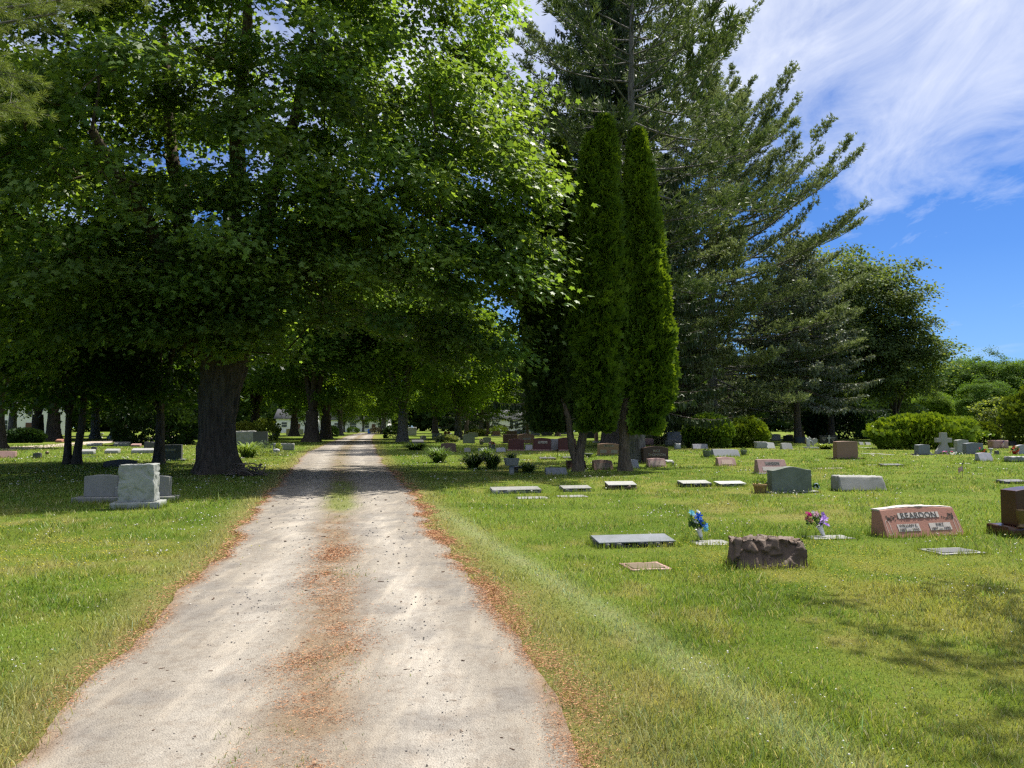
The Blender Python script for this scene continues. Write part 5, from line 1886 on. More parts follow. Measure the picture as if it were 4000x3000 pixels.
    for a, b, t_, yb, l in ((2748, 2780, 1762, 1787, 'dark round planter pot left of the long blue-grey stone'), (2896, 2921, 1755, 1779, 'dark round planter pot right of the long blue-grey stone')):
        o, w, y = put('planter_pot', a, b, yb, l, 'planter', 'round planter pots', 0, 0.3)
        s = w / 0.4
        link('pot', lathe_mesh('pot', [(0.10 * s, 0), (0.17 * s, 0.1 * s), (0.2 * s, 0.3 * s), (0.215 * s, 0.33 * s), (0.18 * s, 0.32 * s), (0.1 * s, 0.25 * s)], 16), GREEN, o)
        small_plant('foliage', (0, 0, 0.3 * s), 0.16, 0.12, 60, int(a), (0.04, 0.08, 0.02), (0.09, 0.16, 0.04), LEAF, parent=o, size=0.07)
    rocky(2954, 3000, 1725, 1752, LGREY, 'pale ribbed rock-faced stone right of the round bushes', d=0.4, amp=0.03, step=0.08)
    slant(2996, 3031, 1728, 1752, WHITE, 'white slant stone just right of the pale ribbed one')
    slant(3055, 3101, 1730, 1755, LGREY, 'pale slant stone alone on the lawn before the dark spruces')
    # angel heart monument
    o, w, y = put('angel_monument', 3148, 3200, 1752, 'pale heart monument with a leaning angel figure', 'monument', None, 0.05, 0.5)
    link('base', box_mesh('base', w, 0.5, 0.1, bev=0.01), WHITE, o)
    h = zat(1708, y) - 0.1
    pts = []
    for k in range(28):
        t = 2 * math.pi * k / 28
        pts.append((0.30 * math.sin(t) ** 3, h * 0.56 + h * 0.029 * (13 * math.cos(t) - 5 * math.cos(2 * t) - 2 * math.cos(3 * t) - math.cos(4 * t))))
    p = link('heart', tablet_mesh('heart', pts[::-1], 0.16, 0.16, 0.01), LGREY, o); p.location = (0.17, 0.05, 0.1)
    bm = bmesh.new()
    vs = [bm.verts.new(v) for v in ((-0.16, 0, 0.0), (-0.20, 0, 0.25), (-0.17, 0, 0.45), (-0.12, -0.02, 0.60), (-0.09, -0.03, 0.70), (0.0, -0.06, 0.42), (0.10, -0.08, 0.30), (-0.30, 0.05, 0.66), (-0.27, 0.06, 0.25))]
    for a, b in ((0, 1), (1, 2), (2, 3), (3, 4), (2, 5), (5, 6), (2, 7), (7, 8)):
        bm.edges.new((vs[a], vs[b]))
    me = bpy.data.meshes.new('angel')
    bm.to_mesh(me); bm.free()
    a = link('angel', me, WHITE, o)
    a.location.z = 0.09
    sk = a.modifiers.new('skin', 'SKIN')
    for v, r in zip(me.skin_vertices[0].data, (0.17, 0.13, 0.10, 0.05, 0.085, 0.04, 0.03, 0.05, 0.04)):
        v.radius = (r, r)
    me.skin_vertices[0].data[0].use_root = True
    a.modifiers.new('smooth', 'SUBSURF').render_levels = 2
    # black twin-heart stone with a pale cross in the middle
    o, w, y = put('twin_headstone', 3203, 3276, 1735, 'black glossy twin-crowned headstone with a pale cross between its halves', 'headstone', None, 0.08, 0.4)
    h = zat(1701, y)
    link('base', box_mesh('base', w, 0.45, 0.1), DARK, o)
    for s in (-1, 1):
        pr = [(-w * 0.23, 0), (w * 0.23, 0), (w * 0.24, h * 0.7)] + [(w * 0.24 * math.cos(q) , h * 0.7 + h * 0.17 * abs(math.sin(q * 2)) ** 0.6 + h * 0.03) for q in np.linspace(0.25, math.pi - 0.25, 13)] + [(-w * 0.24, h * 0.7)]
        t = link('tablet', tablet_mesh('tablet', pr, 0.22, 0.22, 0), BLACK, o)
        t.location = (s * w * 0.25, 0, 0.1)
        for r_ in range(3):
            link('inscription', on_face(text_mesh('inscription', ('—— ——', '———', '—')[r_], w * (0.26, 0.2, 0.08)[r_], 0.03), 0, h * (0.6, 0.45, 0.25)[r_], 0.22, 0, 0.006), PALEINK, t)
    cr = [(-5, 0), (5, 0), (5, 52), (15, 52), (15, 66), (5, 66), (5, 92), (-5, 92), (-5, 66), (-15, 66), (-15, 52), (-5, 52)]
    c_ = link('cross', tablet_mesh('cross', [(a * 0.012, b * h * 0.0098) for a, b in cr], 0.08, 0.08, 0), LGREY, o)
    c_.location = (0, -0.16, 0.1)
    upright(3016, 3051, 1695, 1720, TAN, 'tan headstone under the blue spruce, right of its trunk', crest=0.1)
    upright(3062, 3099, 1701, 1723, BLACK, 'black headstone under the spruce boughs, left of two', crest=0.02)
    upright(3105, 3150, 1708, 1732, BLACK, 'black wide headstone under the spruce boughs, left of the angel monument', crest=0.02)
    upright(3072, 3100, 1697, 1712, BROWN, 'brown headstone top showing over the black ones', crest=0.1)
    upright(3148, 3162, 1712, 1735, BROWN, 'small reddish stone just left of the angel monument', crest=0.08)
    upright(3126, 3146, 1693, 1708, DRED, 'dark red headstone far under the boughs', crest=0.05)
    slant(3359, 3376, 1726, 1738, LGREY, 'pale small stone left of the wide yew, left of two')
    slant(3383, 3404, 1727, 1738, LGREY, 'pale small stone left of the wide yew, right of two')
    flat(3361, 3412, 1739, 1749, LGREY, 'pale flush slab in front of the two small stones by the wide yew')
# ---------------------------------------------------------------- the big maple over the lane
def build_maple():
    rng = np.random.default_rng(11)
    bx, by = gp(826, 1853)
    by += 0.6
    loc = np.array([bx, by, 0])
    ells = [((-1.5, -0.5, 12.5), (10.5, 9.3, 10.0)), ((6.2, -0.3, 9.4), (5.4, 5.5, 4.2)), ((6.5, -0.5, 14.0), (4.2, 5.0, 6.0)), ((6.0, -0.6, 6.0), (4.6, 4.6, 2.6)), ((-7.0, -2.5, 8.0), (6.0, 6.0, 5.5)), ((-2.0, -4.0, 8.5), (5.5, 5.0, 5.0)), ((-0.5, -3.2, 5.7), (6.0, 2.6, 1.9))]

    def keep(p):
        x, z = p[:, 0] + bx, p[:, 2]
        zb = np.interp(x, [-24, -16, -12, -10.3, -8, -3, -1, 0.4, 1.6, 3], [3.4, 3.5, 3.7, 4.0, 3.7, 3.2, 3.2, 4.0, 6.0, 8])
        r = np.interp(z, [3, 5, 6, 8, 10, 11.5, 13, 15, 20], [-0.3, 0.5, 0.8, 1.4, 1.5, 1.3, 0.7, -0.2, -1])
        return (z > zb) & (x < r)
    T = in_ellipsoids(690, ells, rng, keep, 0.42)
    m = 46
    Q = np.stack([rng.uniform(-2.0, 1.0, m) - bx, rng.uniform(-3.5, 2.5, m), rng.uniform(5.0, 10.0, m)], 1)
    m2 = 9
    Q2 = np.stack([rng.uniform(-2.6, 0.6, m2) - bx, rng.uniform(-2.5, 2.5, m2), rng.uniform(3.7, 5.2, m2)], 1)
    T = np.concatenate([T, Q[keep(Q)], Q2])
    m = 60
    T = np.concatenate([T, np.stack([rng.uniform(-7, 4.5, m), rng.uniform(-7, 0, m), rng.uniform(11, 17.5, m)], 1)])
    m = 34
    T = np.concatenate([T, np.stack([rng.uniform(-3.4, 3.0, m), rng.uniform(-4.6, -1.4, m), rng.uniform(4.1, 6.4, m)], 1)])
    lim = [[(0.0, 0, 4.0), (0.15, 0.2, 7), (0.3, 0.4, 11), (0.5, 0.2, 15), (0.4, 0, 19)],
           [(0.3, 0, 4.0), (1.1, -0.3, 7), (2.1, -0.5, 10.5), (3.0, -0.6, 14)],
           [(0.5, -0.1, 3.9), (2.4, -0.6, 6.2), (4.6, -1.0, 8.3), (7.2, -1.0, 10)],
           [(-0.4, 0, 4.0), (-1.3, 0.2, 7.2), (-2.0, 0.4, 11), (-2.4, 0.5, 15)],
           [(-0.6, 0, 4.0), (-3.0, -0.5, 6.2), (-5.8, -1.0, 8), (-8.5, -1.5, 9.5)],
           [(0.0, -0.4, 4.1), (-0.9, -2.6, 6.8), (-1.5, -5.2, 9.2)],
           [(0.4, 0.3, 4.1), (1.8, 2.8, 7.2), (3.0, 5.0, 10)]]
    rr = [(0.42, 0.34, 0.26, 0.17, 0.08), (0.40, 0.30, 0.20, 0.10), (0.36, 0.24, 0.15, 0.07), (0.40, 0.31, 0.21, 0.11), (0.38, 0.25, 0.15, 0.07), (0.34, 0.22, 0.11), (0.34, 0.22, 0.11)]
    init = [(0.03, 0, 3.2, -1, 0.6)]
    for L, q in zip(lim, rr):
        prev = 0
        L = np.array(L)
        t = np.linspace(0, len(L) - 1, (len(L) - 1) * 4 + 1)
        S = np.stack([np.interp(t, np.arange(len(L)), L[:, c]) for c in range(3)], 1)
        S += rng.normal(size=S.shape) * 0.06
        rq = np.interp(t, np.arange(len(q)), q)
        for p, r_ in zip(S, rq):
            init.append((*p, prev, r_))
            prev = len(init) - 1
    P, par, rad, tips = grow(init, T, rng, seg=0.8, r0=0.013, jit=0.16, sag=0.10)
    par2 = par.copy()
    par2[par == 0] = -1
    tr = stem([(0, 0, -0.1), (-0.05, 0, 0.6), (-0.08, 0, 1.6), (0.0, 0, 2.6), (0.12, 0, 3.4), (0.1, 0.02, 4.3), (0.1, 0.05, 4.9)], [0.58, 0.55, 0.53, 0.59, 0.70, 0.68, 0.40], 72, 0.23, 4, 0.36, 0.06)
    V, Fs, _ = merge([tr, tubes(P, par2, rad, 8)])
    root = empty('maple_tree', loc, 0, 'huge old maple with a furrowed trunk overhanging the gravel lane', 'tree', 'maples beside the lane')
    npmesh('trunk', V, Fs, barkmat('old maple bark', (0.10, 0.078, 0.06), 0.5), root, smooth=True)
    V, Fs, c = leaf_clusters(T, (0, 0), 270, 0.92, rng, 0.17, (0.076, 0.150, 0.042), (0.160, 0.240, 0.055), droop=0.45, jit=0.5, flatness=0.26, clump=0.4)
    npmesh('crown', V, Fs, MAPLE, root, col=c)


def build_cedars():
    bark = barkmat('cedar bark', (0.15, 0.115, 0.085), 1.4)
    x, y = gp(2252, 1843)
    # forked pair: two crowns on one base
    H1, H2 = zat(466, y), zat(548, y + 0.4)
    root = empty('arborvitae_tree', (x, y + 0.15, 0), 0, 'forked columnar arborvitae, two dark crowns rising from one base', 'tree', 'columnar arborvitae')
    q = lambda px, py: (xat(px, py, y) - x, 0, zat(py, y))
    s1 = stem([(0.05, 0, -0.05), (0.10, 0, 0.5), q(2290, 1640), q(2325, 1400), q(2340, 1100)], [0.17, 0.145, 0.13, 0.10, 0.03], 20, 0.12, 1, 0.07, 0.1)
    s2 = stem([(0.0, 0.02, 0.25), (-0.13, 0.05, 0.75), q(2222, 1640), q(2165, 1450), tuple(np.array(q(2160, 1200)) + np.array((0, 0.4, 0)))], [0.12, 0.12, 0.11, 0.07, 0.02], 16, 0.12, 2, 0.0, 0.1)
    V, Fs, _ = merge([s1, s2])
    npmesh('trunk', V, Fs, bark, root, smooth=True)
    A = arborvitae_crown(H1, zat(1690, y), 0.73, 16000, 3, ((2328 - 2252) / FP * y, 0), ((2374 - 2328) / FP * y, 0), 0.5)
    A2 = arborvitae_crown(zat(540, y), zat(1400, y), 0.45, 4500, 8, ((2275 - 2252) / FP * y, -0.1), ((2318 - 2275) / FP * y, 0), 0.4)
    V, Fs, c = merge([A, A2])
    npmesh('crown', V, Fs, CEDAR, root, col=c)
    B = arborvitae_crown(H2, zat(1690, y), 0.80, 14000, 5, ((2150 - 2252) / FP * y, 0.35), ((2190 - 2150) / FP * y, 0.3), 0.38, tone=0.5)  # left crown's colours darkened to stand for the shade it hangs in
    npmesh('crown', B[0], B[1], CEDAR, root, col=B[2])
    x, y = gp(2443, 1840)
    root = empty('arborvitae_tree', (x, y + 0.15, 0), 0, 'single-trunked columnar arborvitae with a sunlit right edge', 'tree', 'columnar arborvitae')
    q = lambda px, py: (xat(px, py, y) - x, 0, zat(py, y))
    s1 = stem([(0.02, 0, -0.05), (-0.02, 0, 0.5), q(2440, 1640), q(2480, 1400), q(2500, 1100)], [0.20, 0.17, 0.16, 0.12, 0.03], 20, 0.12, 3, 0.09, 0.1)
    npmesh('trunk', s1[0], s1[1], bark, root, smooth=True)
    A = arborvitae_crown(zat(518, y), zat(1700, y), 0.72, 16000, 13, ((2526 - 2443) / FP * y, 0), ((2504 - 2526) / FP * y, 0), 0.5)
    A2 = arborvitae_crown(zat(900, y), zat(1620, y), 0.50, 6500, 18, ((2570 - 2443) / FP * y, -0.2), ((2552 - 2570) / FP * y, 0), 0.5)
    V, Fs, c = merge([A, A2])
    npmesh('crown', V, Fs, CEDAR, root, col=c)


def build_conifers():
    sb = barkmat('spruce bark', (0.12, 0.095, 0.08))
    pb = barkmat('pine bark', (0.15, 0.14, 0.135))
    # dark Norway spruce behind the cedars
    x, y = gp(2385, 1748)
    conifer('spruce_tree', (x, y, 0), 38, 7.6, 4.5, 21, 'spruce', NEEDLE, sb, 0.62, (0.020, 0.038, 0.018), (0.055, 0.080, 0.030), 'tall dark drooping spruce rising out of view behind the arborvitae', group='conifers right of the lane', gap=0.6, dens=1.7, width=1.5, hang=0.55, profile=0.6)
    # white pines: trunk at 32 m and one behind
    x, y = gp(2487, 1808)
    conifer('pine_tree', (x + 0.0, y, 0), 22, 6.5, 8.0, 22, 'pine', PINE, pb, 0.36, (0.050, 0.085, 0.032), (0.105, 0.14, 0.055), 'grey-barked white pine standing close behind the right arborvitae', group='conifers right of the lane', gap=0.62, dens=0.75, width=1.2)
    conifer('pine_tree', (19.6, 75, 0), 34, 15.0, 3.6, 23, 'pine', PINE, pb, 0.5, (0.105, 0.148, 0.078), (0.21, 0.25, 0.13), 'broad white pine with long sweeping boughs over the round bushes', group='conifers right of the lane', gap=0.5, dens=1.2, width=1.5)
    conifer('pine_tree', (9.5, 62, 0), 40, 12.5, 9, 24, 'pine', PINE, pb, 0.6, (0.105, 0.148, 0.078), (0.205, 0.245, 0.128), 'tallest airy white pine against the clouds behind the dark spruce', group='conifers right of the lane', gap=0.75, dens=0.9, width=1.5)
    # sunlit pale spruce right of the cedars
    conifer('spruce_tree', (14.3, 64.5, 0), 21.8, 5.2, 1.2, 25, 'spruce', NEEDLE, sb, 0.22, (0.075, 0.10, 0.045), (0.20, 0.225, 0.10), 'pale green weeping spruce just right of the arborvitae', group='conifers right of the lane', gap=0.5, dens=1.2, width=1.6, hang=0.45)
    # blue-green spruce
    x, y = gp(2996, 1718)
    conifer('spruce_tree', (x, 76, 0), 21, 7.8, 5.0, 26, 'spruce', NEEDLE, sb, 0.36, (0.075, 0.10, 0.075), (0.18, 0.205, 0.15), 'blue-grey spruce with layered boughs right of the round bushes', group='conifers right of the lane', gap=0.62, dens=1.15, width=1.9, hang=0.25, bare=0.3)


def near_pine():
    """boughs of a pine that stands just outside the view on the left"""
    rng = np.random.default_rng(31)
    root = empty('pine_tree', (-9.3, 6.4, 0), 0, 'white pine boughs hanging into the top left corner', 'tree')
    tr = stem([(0, 0, -.1), (0, 0, 4), (0.1, 0, 9)], [0.30, 0.26, 0.16], 18, 0.1, 3, 0.12)
    sk = [tr]
    pos, dr = [], []
    for i, (ex, ey, ez, z0) in enumerate(((4.25, 1.0, 5.0, 4.4), (4.1, 1.2, 4.75, 4.1), (4.6, 1.3, 5.75, 5.0), (5.0, 1.6, 6.15, 5.2), (4.5, 0.5, 5.5, 5.0), (3.9, 1.4, 5.3, 4.6), (5.2, 2.0, 6.5, 5.6), (4.3, 0.6, 5.2, 4.2), (4.0, 1.8, 5.05, 4.3), (4.9, 1.0, 6.1, 5.4))):
        a, b = np.array([0, 0, z0]), np.array([ex, ey, ez])
        t = np.linspace(0, 1, 9)[:, None]
        B = a * (1 - t) + b * t
        B[:, 2] -= 0.3 * np.sin(math.pi * t[:, 0])
        sk.append(tubes(B, np.arange(9) - 1, np.linspace(0.05, 0.008, 9), 6))
        n = 46
        tl = 0.45 + 0.55 * rng.random(n)
        q = np.stack([np.interp(tl, t[:, 0], B[:, c]) for c in range(3)], 1)
        d = norm((b - a) * 0.25 + rng.normal(size=(n, 3)) * np.array([0.9, 0.9, 0.5]))
        L = 0.15 + 0.3 * rng.random(n)
        for j in range(n):
            sk.append(tubes(np.array([q[j], q[j] + d[j] * L[j]]), np.array([-1, 0]), np.array([0.006, 0.003]), 4))
        for f in (0.5, 0.75, 1.0):
            m = 44
            r2 = np.repeat(np.arange(n), m)
            pos.append((q + d * (L * f)[:, None])[r2] + rng.normal(size=(n * m, 3)) * 0.012)
            dr.append(norm(d[r2] * 0.8 + rng.normal(size=(n * m, 3)) * 0.6))
    pos, dr = np.concatenate(pos), np.concatenate(dr)
    n = len(pos)
    V, Fs, _ = merge(sk)
    npmesh('trunk', V, Fs, barkmat('pine bark', (0.15, 0.14, 0.135)), root, smooth=True)
    V, Fs, c = strips(pos, dr, 0.095 * (0.7 + 0.5 * rng.random(n)), np.full(n, 0.0035), rng, shades(n, rng, (0.13, 0.18, 0.045), (0.26, 0.31, 0.085)))
    npmesh('crown', V, Fs, PINE, root, col=c)


def shade_tree():
    """stands right of the view; its high boughs throw the dapples on the right foreground"""
    rng = np.random.default_rng(41)
    G = [(3237, 2345), (3330, 2345), (3700, 2312), (3860, 2300), (3960, 2345), (3930, 2400), (3480, 2468), (3400, 2480), (3600, 2540), (3720, 2560), (3840, 2575), (3950, 2560), (3990, 2480), (3560, 2590), (3960, 2880), (3985, 2950), (3940, 3010), (4040, 2420), (4060, 2520), (4080, 2700), (4090, 2850)]
    root = empty('maple_tree', (13.5, 10.5, 0), 0, 'maple outside the right edge whose boughs dapple the foreground grass', 'tree')
    T = []
    for px, py in G:
        gx, gy = gp(px, py)
        h = 9.0 + 1.0 * rng.random()
        k = h / SDIR.z
        T.append((gx + SDIR.x * k - 13.5, gy + SDIR.y * k - 10.5, h))
    T = np.array(T)
    E = in_ellipsoids(110, [((2, 0, 11.0), (6.5, 7, 5.5))], rng, lambda p: ((p[:, 0] + 13.5 > 0.74 * (p[:, 1] + 10.5) + 2.2) | (p[:, 2] > 2.2 + 0.64 * (p[:, 1] + 10.5))) & (p[:, 0] + 13.5 - SDIR.x / SDIR.z * p[:, 2] > 0.7 * np.maximum(p[:, 1] + 10.5 - SDIR.y / SDIR.z * p[:, 2], 0) + 1.0), 0.3)
    init = [(0, 0, 0, -1, 0.4), (0, 0, 2, 0, 0.36), (0, 0, 4.5, 1, 0.33), (0.2, 0.2, 7, 2, 0.25), (0.3, 0.5, 11, 3, 0.15), (0.2, 0.6, 15, 4, 0.06)]
    P, par, rad, tips = grow(init, np.concatenate([T, E]), rng, seg=1.0, r0=0.014)
    par2 = par.copy(); par2[:4] = -1
    tr = stem([i[:3] for i in init[:4]], [0.4, 0.36, 0.33, 0.25], 20, 0.12, 7, 0.2)
    V, Fs, _ = merge([tr, tubes(P, par2, rad, 6)])
    npmesh('trunk', V, Fs, barkmat('maple bark', (0.085, 0.068, 0.055)), root, smooth=True)
    a = leaf_clusters(T, (0, 0), 22, 0.34, rng, 0.13, (0.04, 0.09, 0.014), (0.09, 0.15, 0.022))
    b = leaf_clusters(E, (0, 0), 130, 0.9, rng, 0.15, (0.04, 0.09, 0.014), (0.09, 0.15, 0.022))
    V, Fs, c = merge([a, b])
    npmesh('crown', V, Fs, MAPLE, root, col=c)


def build_background():
    mb = barkmat('maple bark', (0.085, 0.068, 0.055))
    gb = barkmat('grey bark', (0.15, 0.14, 0.13))
    sb = barkmat('spruce bark', (0.12, 0.095, 0.08))
    LA, LB = (0.045, 0.105, 0.015), (0.105, 0.18, 0.024)
    # small dark trees left of the big maple
    x, y = gp(292, 1814)
    r = broadleaf('small_maple_tree', (x - 0.3, y, 0), 8.5, 4.0, 2.1, 51, 110, 190, 0.17, (0.022, 0.055, 0.012), (0.05, 0.10, 0.018), MAPLE, mb, 0.13, 0.85, label='small dark tree with twin thin trunks on the left lawn', tv=MAPLE_V, tf=MAPLE_F)
    s = stem([(0.34, 0.05, -0.05), (0.36, 0.05, 0.5), (0.50, 0.05, 1.5), (0.55, 0.1, 3.2)], [0.17, 0.14, 0.13, 0.10], 14, 0.1, 3, 0.06)
    npmesh('trunk', s[0], s[1], mb, r, smooth=True)
    x, y = gp(622, 1814)
    broadleaf('small_maple_tree', (x, y, 0), 9, 3.6, 2.2, 52, 110, 190, 0.17, (0.02, 0.05, 0.012), (0.045, 0.09, 0.016), MAPLE, mb, 0.19, 0.85, label='small dark tree with one thin trunk left of the big maple', tv=MAPLE_V, tf=MAPLE_F)
    # prototypes for what stands farther away
    bx, by = gp(1573, 1726)
    M1 = broadleaf('maple_tree', (bx, by, 0), 19, 9.0, 3.4, 61, 330, 165, 0.30, (0.065, 0.135, 0.016), (0.15, 0.235, 0.028), FAR, gb, 0.52, 1.25, label='bright green maple on the right side of the lane, farther down', group='maples beside the lane')
    bx, by = gp(1218, 1726)
    M2 = broadleaf('maple_tree', (bx, by, 0), 21, 9.5, 3.3, 62, 330, 165, 0.30, (0.045, 0.105, 0.020), (0.105, 0.18, 0.032), FAR, mb, 0.70, 1.25, label='thick dark-trunked maple on the left side of the lane, farther down', group='maples beside the lane')
    xr, yr = gp(3430, 1712)
    M3 = broadleaf('broad_tree', (3420 / 1.0 * 0 + (3245 - 2000) / FP * 88, 88, 0), 23.5, 10.5, 3.0, 63, 420, 180, 0.32, (0.05, 0.092, 0.04), (0.135, 0.18, 0.085), FAR, mb, 0.4, 1.35, label='dark blue-green broadleaf tree against the sky, right of the spruces')
    broadleaf('broad_tree', ((3490 - 2000) / FP * 84, 84, 0), 15.5, 5.8, 2.6, 66, 190, 160, 0.28, (0.055, 0.098, 0.04), (0.145, 0.19, 0.085), FAR, mb, 0.25, 1.1, label='lower blue-green tree leaning right beside the taller one', lean=1.0)
    C1 = conifer('spruce_tree', (-4.6, 148, 0), 24, 6.5, 3.0, 64, 'spruce', NEEDLE, sb, 0.4, (0.022, 0.042, 0.02), (0.06, 0.085, 0.035), 'dark spruce at the end of the view right of the lane', group='far conifers', gap=0.9, dens=0.6, width=2.2, hang=0.4)
    # copies, each on its own spot: (proto, px, distance, scale, turn, label)
    rows = [
        (M2, 1275, 92, 0.95, 2.0, 'second dark-trunked maple behind the thick one, left side of the lane'),
        (M1, 1330, 128, 0.9, 1.0, 'maple arching over the far end of the lane, left side'),
        (M1, 1500, 150, 0.95, 2.4, 'maple arching over the far end of the lane, right side'),
        (M2, 1150, 120, 0.95, 3.0, 'dark maple in front of the white garage'),
        (M2, 1000, 100, 1.0, 4.0, 'dark maple seen between the big maple and the garage'),
        (M1, 820, 96, 1.0, 5.2, 'maple far behind the big furrowed trunk'),
        (M2, 640, 88, 1.05, 0.6, 'dark maple beyond the sunny row of markers'),
        (M1, 375, 92, 1.0, 3.3, 'maple beyond the side lane, between the twin trunks'),
        (M2, 212, 80, 1.0, 5.0, 'thick maple beyond the clipped hedge, right end'),
        (M2, 150, 86, 0.95, 1.7, 'maple rising behind the clipped hedge, middle'),
        (M1, 52, 96, 1.0, 2.8, 'maple rising behind the clipped hedge, left end'),
        (M2, -15, 52, 0.9, 4.4, 'dark maple trunk cut by the left edge of the view'),
        (M1, -420, 66, 1.1, 1.2, 'maple beyond the left edge of the view'),
        (M2, 480, 118, 1.1, 2.2, 'dark maple far beyond the white spire'),
        (M1, 1345, 188, 0.55, 2.2, 'small bright tree before the house at the lane end, left side'),
        (M1, 1490, 192, 0.55, 0.4, 'small bright tree before the house at the lane end, right side'),
        (M1, 1195, 165, 0.5, 1.4, 'small bright tree at the right end of the white garage'),
        (M1, 1420, 204, 0.6, 3.1, 'small bright tree squarely at the end of the lane'),
        (M1, 1790, 92, 0.9, 2.6, 'light maple right of the lane behind the dark clumps'),
        (M1, 1880, 120, 0.85, 0.9, 'light green maple behind the far graves in the middle'),
        (M1, 2050, 170, 1.0, 4.1, 'maple shading the pale house in the middle'),
        (M2, 1700, 165, 1.0, 5.6, 'dark maple far behind the heart stones'),
        (M1, 2200, 150, 0.9, 2.0, 'maple far behind the arborvitae'),
        (C1, 1822, 140, 1.0, 1.0, 'dark spruce with a grey trunk near the golden shrub'),
        (C1, 2178, 118, 0.95, 2.2, 'dark spruce behind the forked arborvitae'),
        (C1, 2060, 108, 0.55, 3.2, 'small dark spruce in front of the pale house'),
        (C1, 2560, 84, 1.0, 4.4, 'dark spruce behind the pale weeping one'),
        (C1, 2700, 92, 0.95, 5.0, 'dark spruce behind the left round bush'),
        (C1, 2850, 100, 0.95, 0.4, 'dark spruce behind the right round bush'),
        (C1, 3130, 104, 0.75, 1.4, 'dark spruce between the blue-grey one and the broadleaf tree'),
        (C1, 2450, 110, 1.0, 2.9, 'dark spruce far behind the arborvitae trunks'),
        (C1, 2310, 130, 1.1, 3.9, 'tall dark spruce far behind the arborvitae crowns'),
    ]
    for pr, px, dist, s, rz, lab in rows:
        dup(pr, ((px - 2000) / FP * dist, dist, 0), rz, s, lab, 'maples beside the lane' if pr is M1 else 'conifers right of the lane' if pr is C1 and px > 2400 else None)
    # right skyline
    for i, (px, dist, s, lab) in enumerate(((3700, 170, 0.88, 'far tree in the right skyline, nearest the tall blue-green tree'), (3790, 175, 0.98, 'far tree in the right skyline, highest rounded crown'), (3880, 168, 0.92, 'far tree in the right skyline, third crown along'),
                                            (3975, 172, 0.90, 'far tree in the right skyline, at the right edge'), (4100, 165, 0.9, 'far tree in the right skyline, beyond the right edge'), (3640, 150, 0.5, 'low far tree left of the right skyline crowns'),
                                            (3840, 140, 0.55, 'low dark far tree under the right skyline crowns'))):
        dup(M1 if i % 2 else M2, ((px - 2000) / FP * dist, dist, 0), i * 1.3, (s, s, s * 0.95), lab, 'right skyline trees')
    # small pale tree, conical shrubs and yews on the right
    broadleaf('small_tree', ((3905 - 2000) / FP * 66, 66, 0), 4.3, 2.3, 1.3, 71, 46, 60, 0.20, (0.10, 0.15, 0.05), (0.20, 0.25, 0.10), FAR, gb, 0.06, 0.55, label='small pale-leaved tree near the right edge')
    yel = ((0.075, 0.150, 0.012), (0.24, 0.32, 0.03))
    x, y = gp(3597, 1757)
    round_bush('yew_bush', (x * (y + 1.6) / y + 0.25, y + 1.6, 0), 3.7, 1.7, 2.25, 7500, 81, *yel, YEW, 'wide spreading yew with bright yellow-green tips behind the cross', group=None, size=0.30, lumps=0.75, up=0.7)
    x, y = gp(2765, 1752)
    round_bush('round_bush', (x * (y + 1.6) / y, y + 1.6, 0), 1.72, 1.7, 2.35, 6500, 82, (0.045, 0.11, 0.012), (0.14, 0.21, 0.026), YEW, 'larger dark clipped round bush, left of the pair', group='clipped round bushes', size=0.2, lumps=0.18)
    x, y = gp(2925, 1750)
    round_bush('round_bush', (x * (y + 1.5) / y, y + 1.5, 0), 1.38, 1.4, 2.05, 5500, 83, (0.08, 0.15, 0.012), (0.21, 0.27, 0.026), YEW, 'brighter clipped round bush, right of the pair', group='clipped round bushes', size=0.22, lumps=0.4)
    r = round_bush('conical_bush', ((3858 - 2000) / FP * 62, 62.5, 0), 1.05, 1.0, 1.75, 2600, 84, (0.05, 0.10, 0.012), (0.15, 0.19, 0.02), YEW, 'small conical yellow-green bush right of the wide yew', group='conical bushes', size=0.22, lumps=0.4)
    round_bush('conical_bush', ((3912 - 2000) / FP * 74, 74, 0), 1.0, 1.0, 2.6, 2200, 85, (0.04, 0.09, 0.012), (0.12, 0.17, 0.02), YEW, 'taller conical bush behind the small yellow-green one', group='conical bushes', size=0.24, lumps=0.5)
    round_bush('yew_bush', ((4060 - 2000) / FP * 60, 60, 0), 2.6, 2.2, 4.6, 5000, 86, (0.05, 0.10, 0.012), (0.15, 0.19, 0.02), YEW, 'tall yellow-green yew cut by the right edge', size=0.32, lumps=0.7, up=0.7)
    round_bush('hemlock_bush', ((3290 - 2000) / FP * 92, 92, 0), 5.0, 2.2, 4.2, 6000, 87, (0.018, 0.045, 0.018), (0.045, 0.085, 0.035), YEW, 'low dark hemlock mass behind the angel monument', size=0.4, lumps=0.6)
    round_bush('hemlock_bush', ((3480 - 2000) / FP * 96, 96, 0), 5.0, 2.2, 4.6, 6000, 88, (0.018, 0.045, 0.018), (0.045, 0.085, 0.035), YEW, 'low dark hemlock mass behind the wide yew', size=0.4, lumps=0.6)
    # hedge and shrubs on the left
    hx = (84 - 2000) / FP * 69
    round_bush('clipped_hedge', (hx, 69.5, 0), 1.9, 0.8, 1.25, 3000, 89, (0.015, 0.04, 0.012), (0.035, 0.07, 0.02), YEW, 'dark clipped hedge beyond the side lane on the left', 'hedge', size=0.22, lumps=0.12)
    round_bush('yew_tree', ((610 - 2000) / FP * 62, 62, 0), 3.6, 3.0, 4.4, 6000, 90, (0.015, 0.035, 0.010), (0.035, 0.065, 0.018), YEW, 'dark spreading yew behind the thin trunk left of the big maple', 'tree', size=0.32, lumps=0.6)
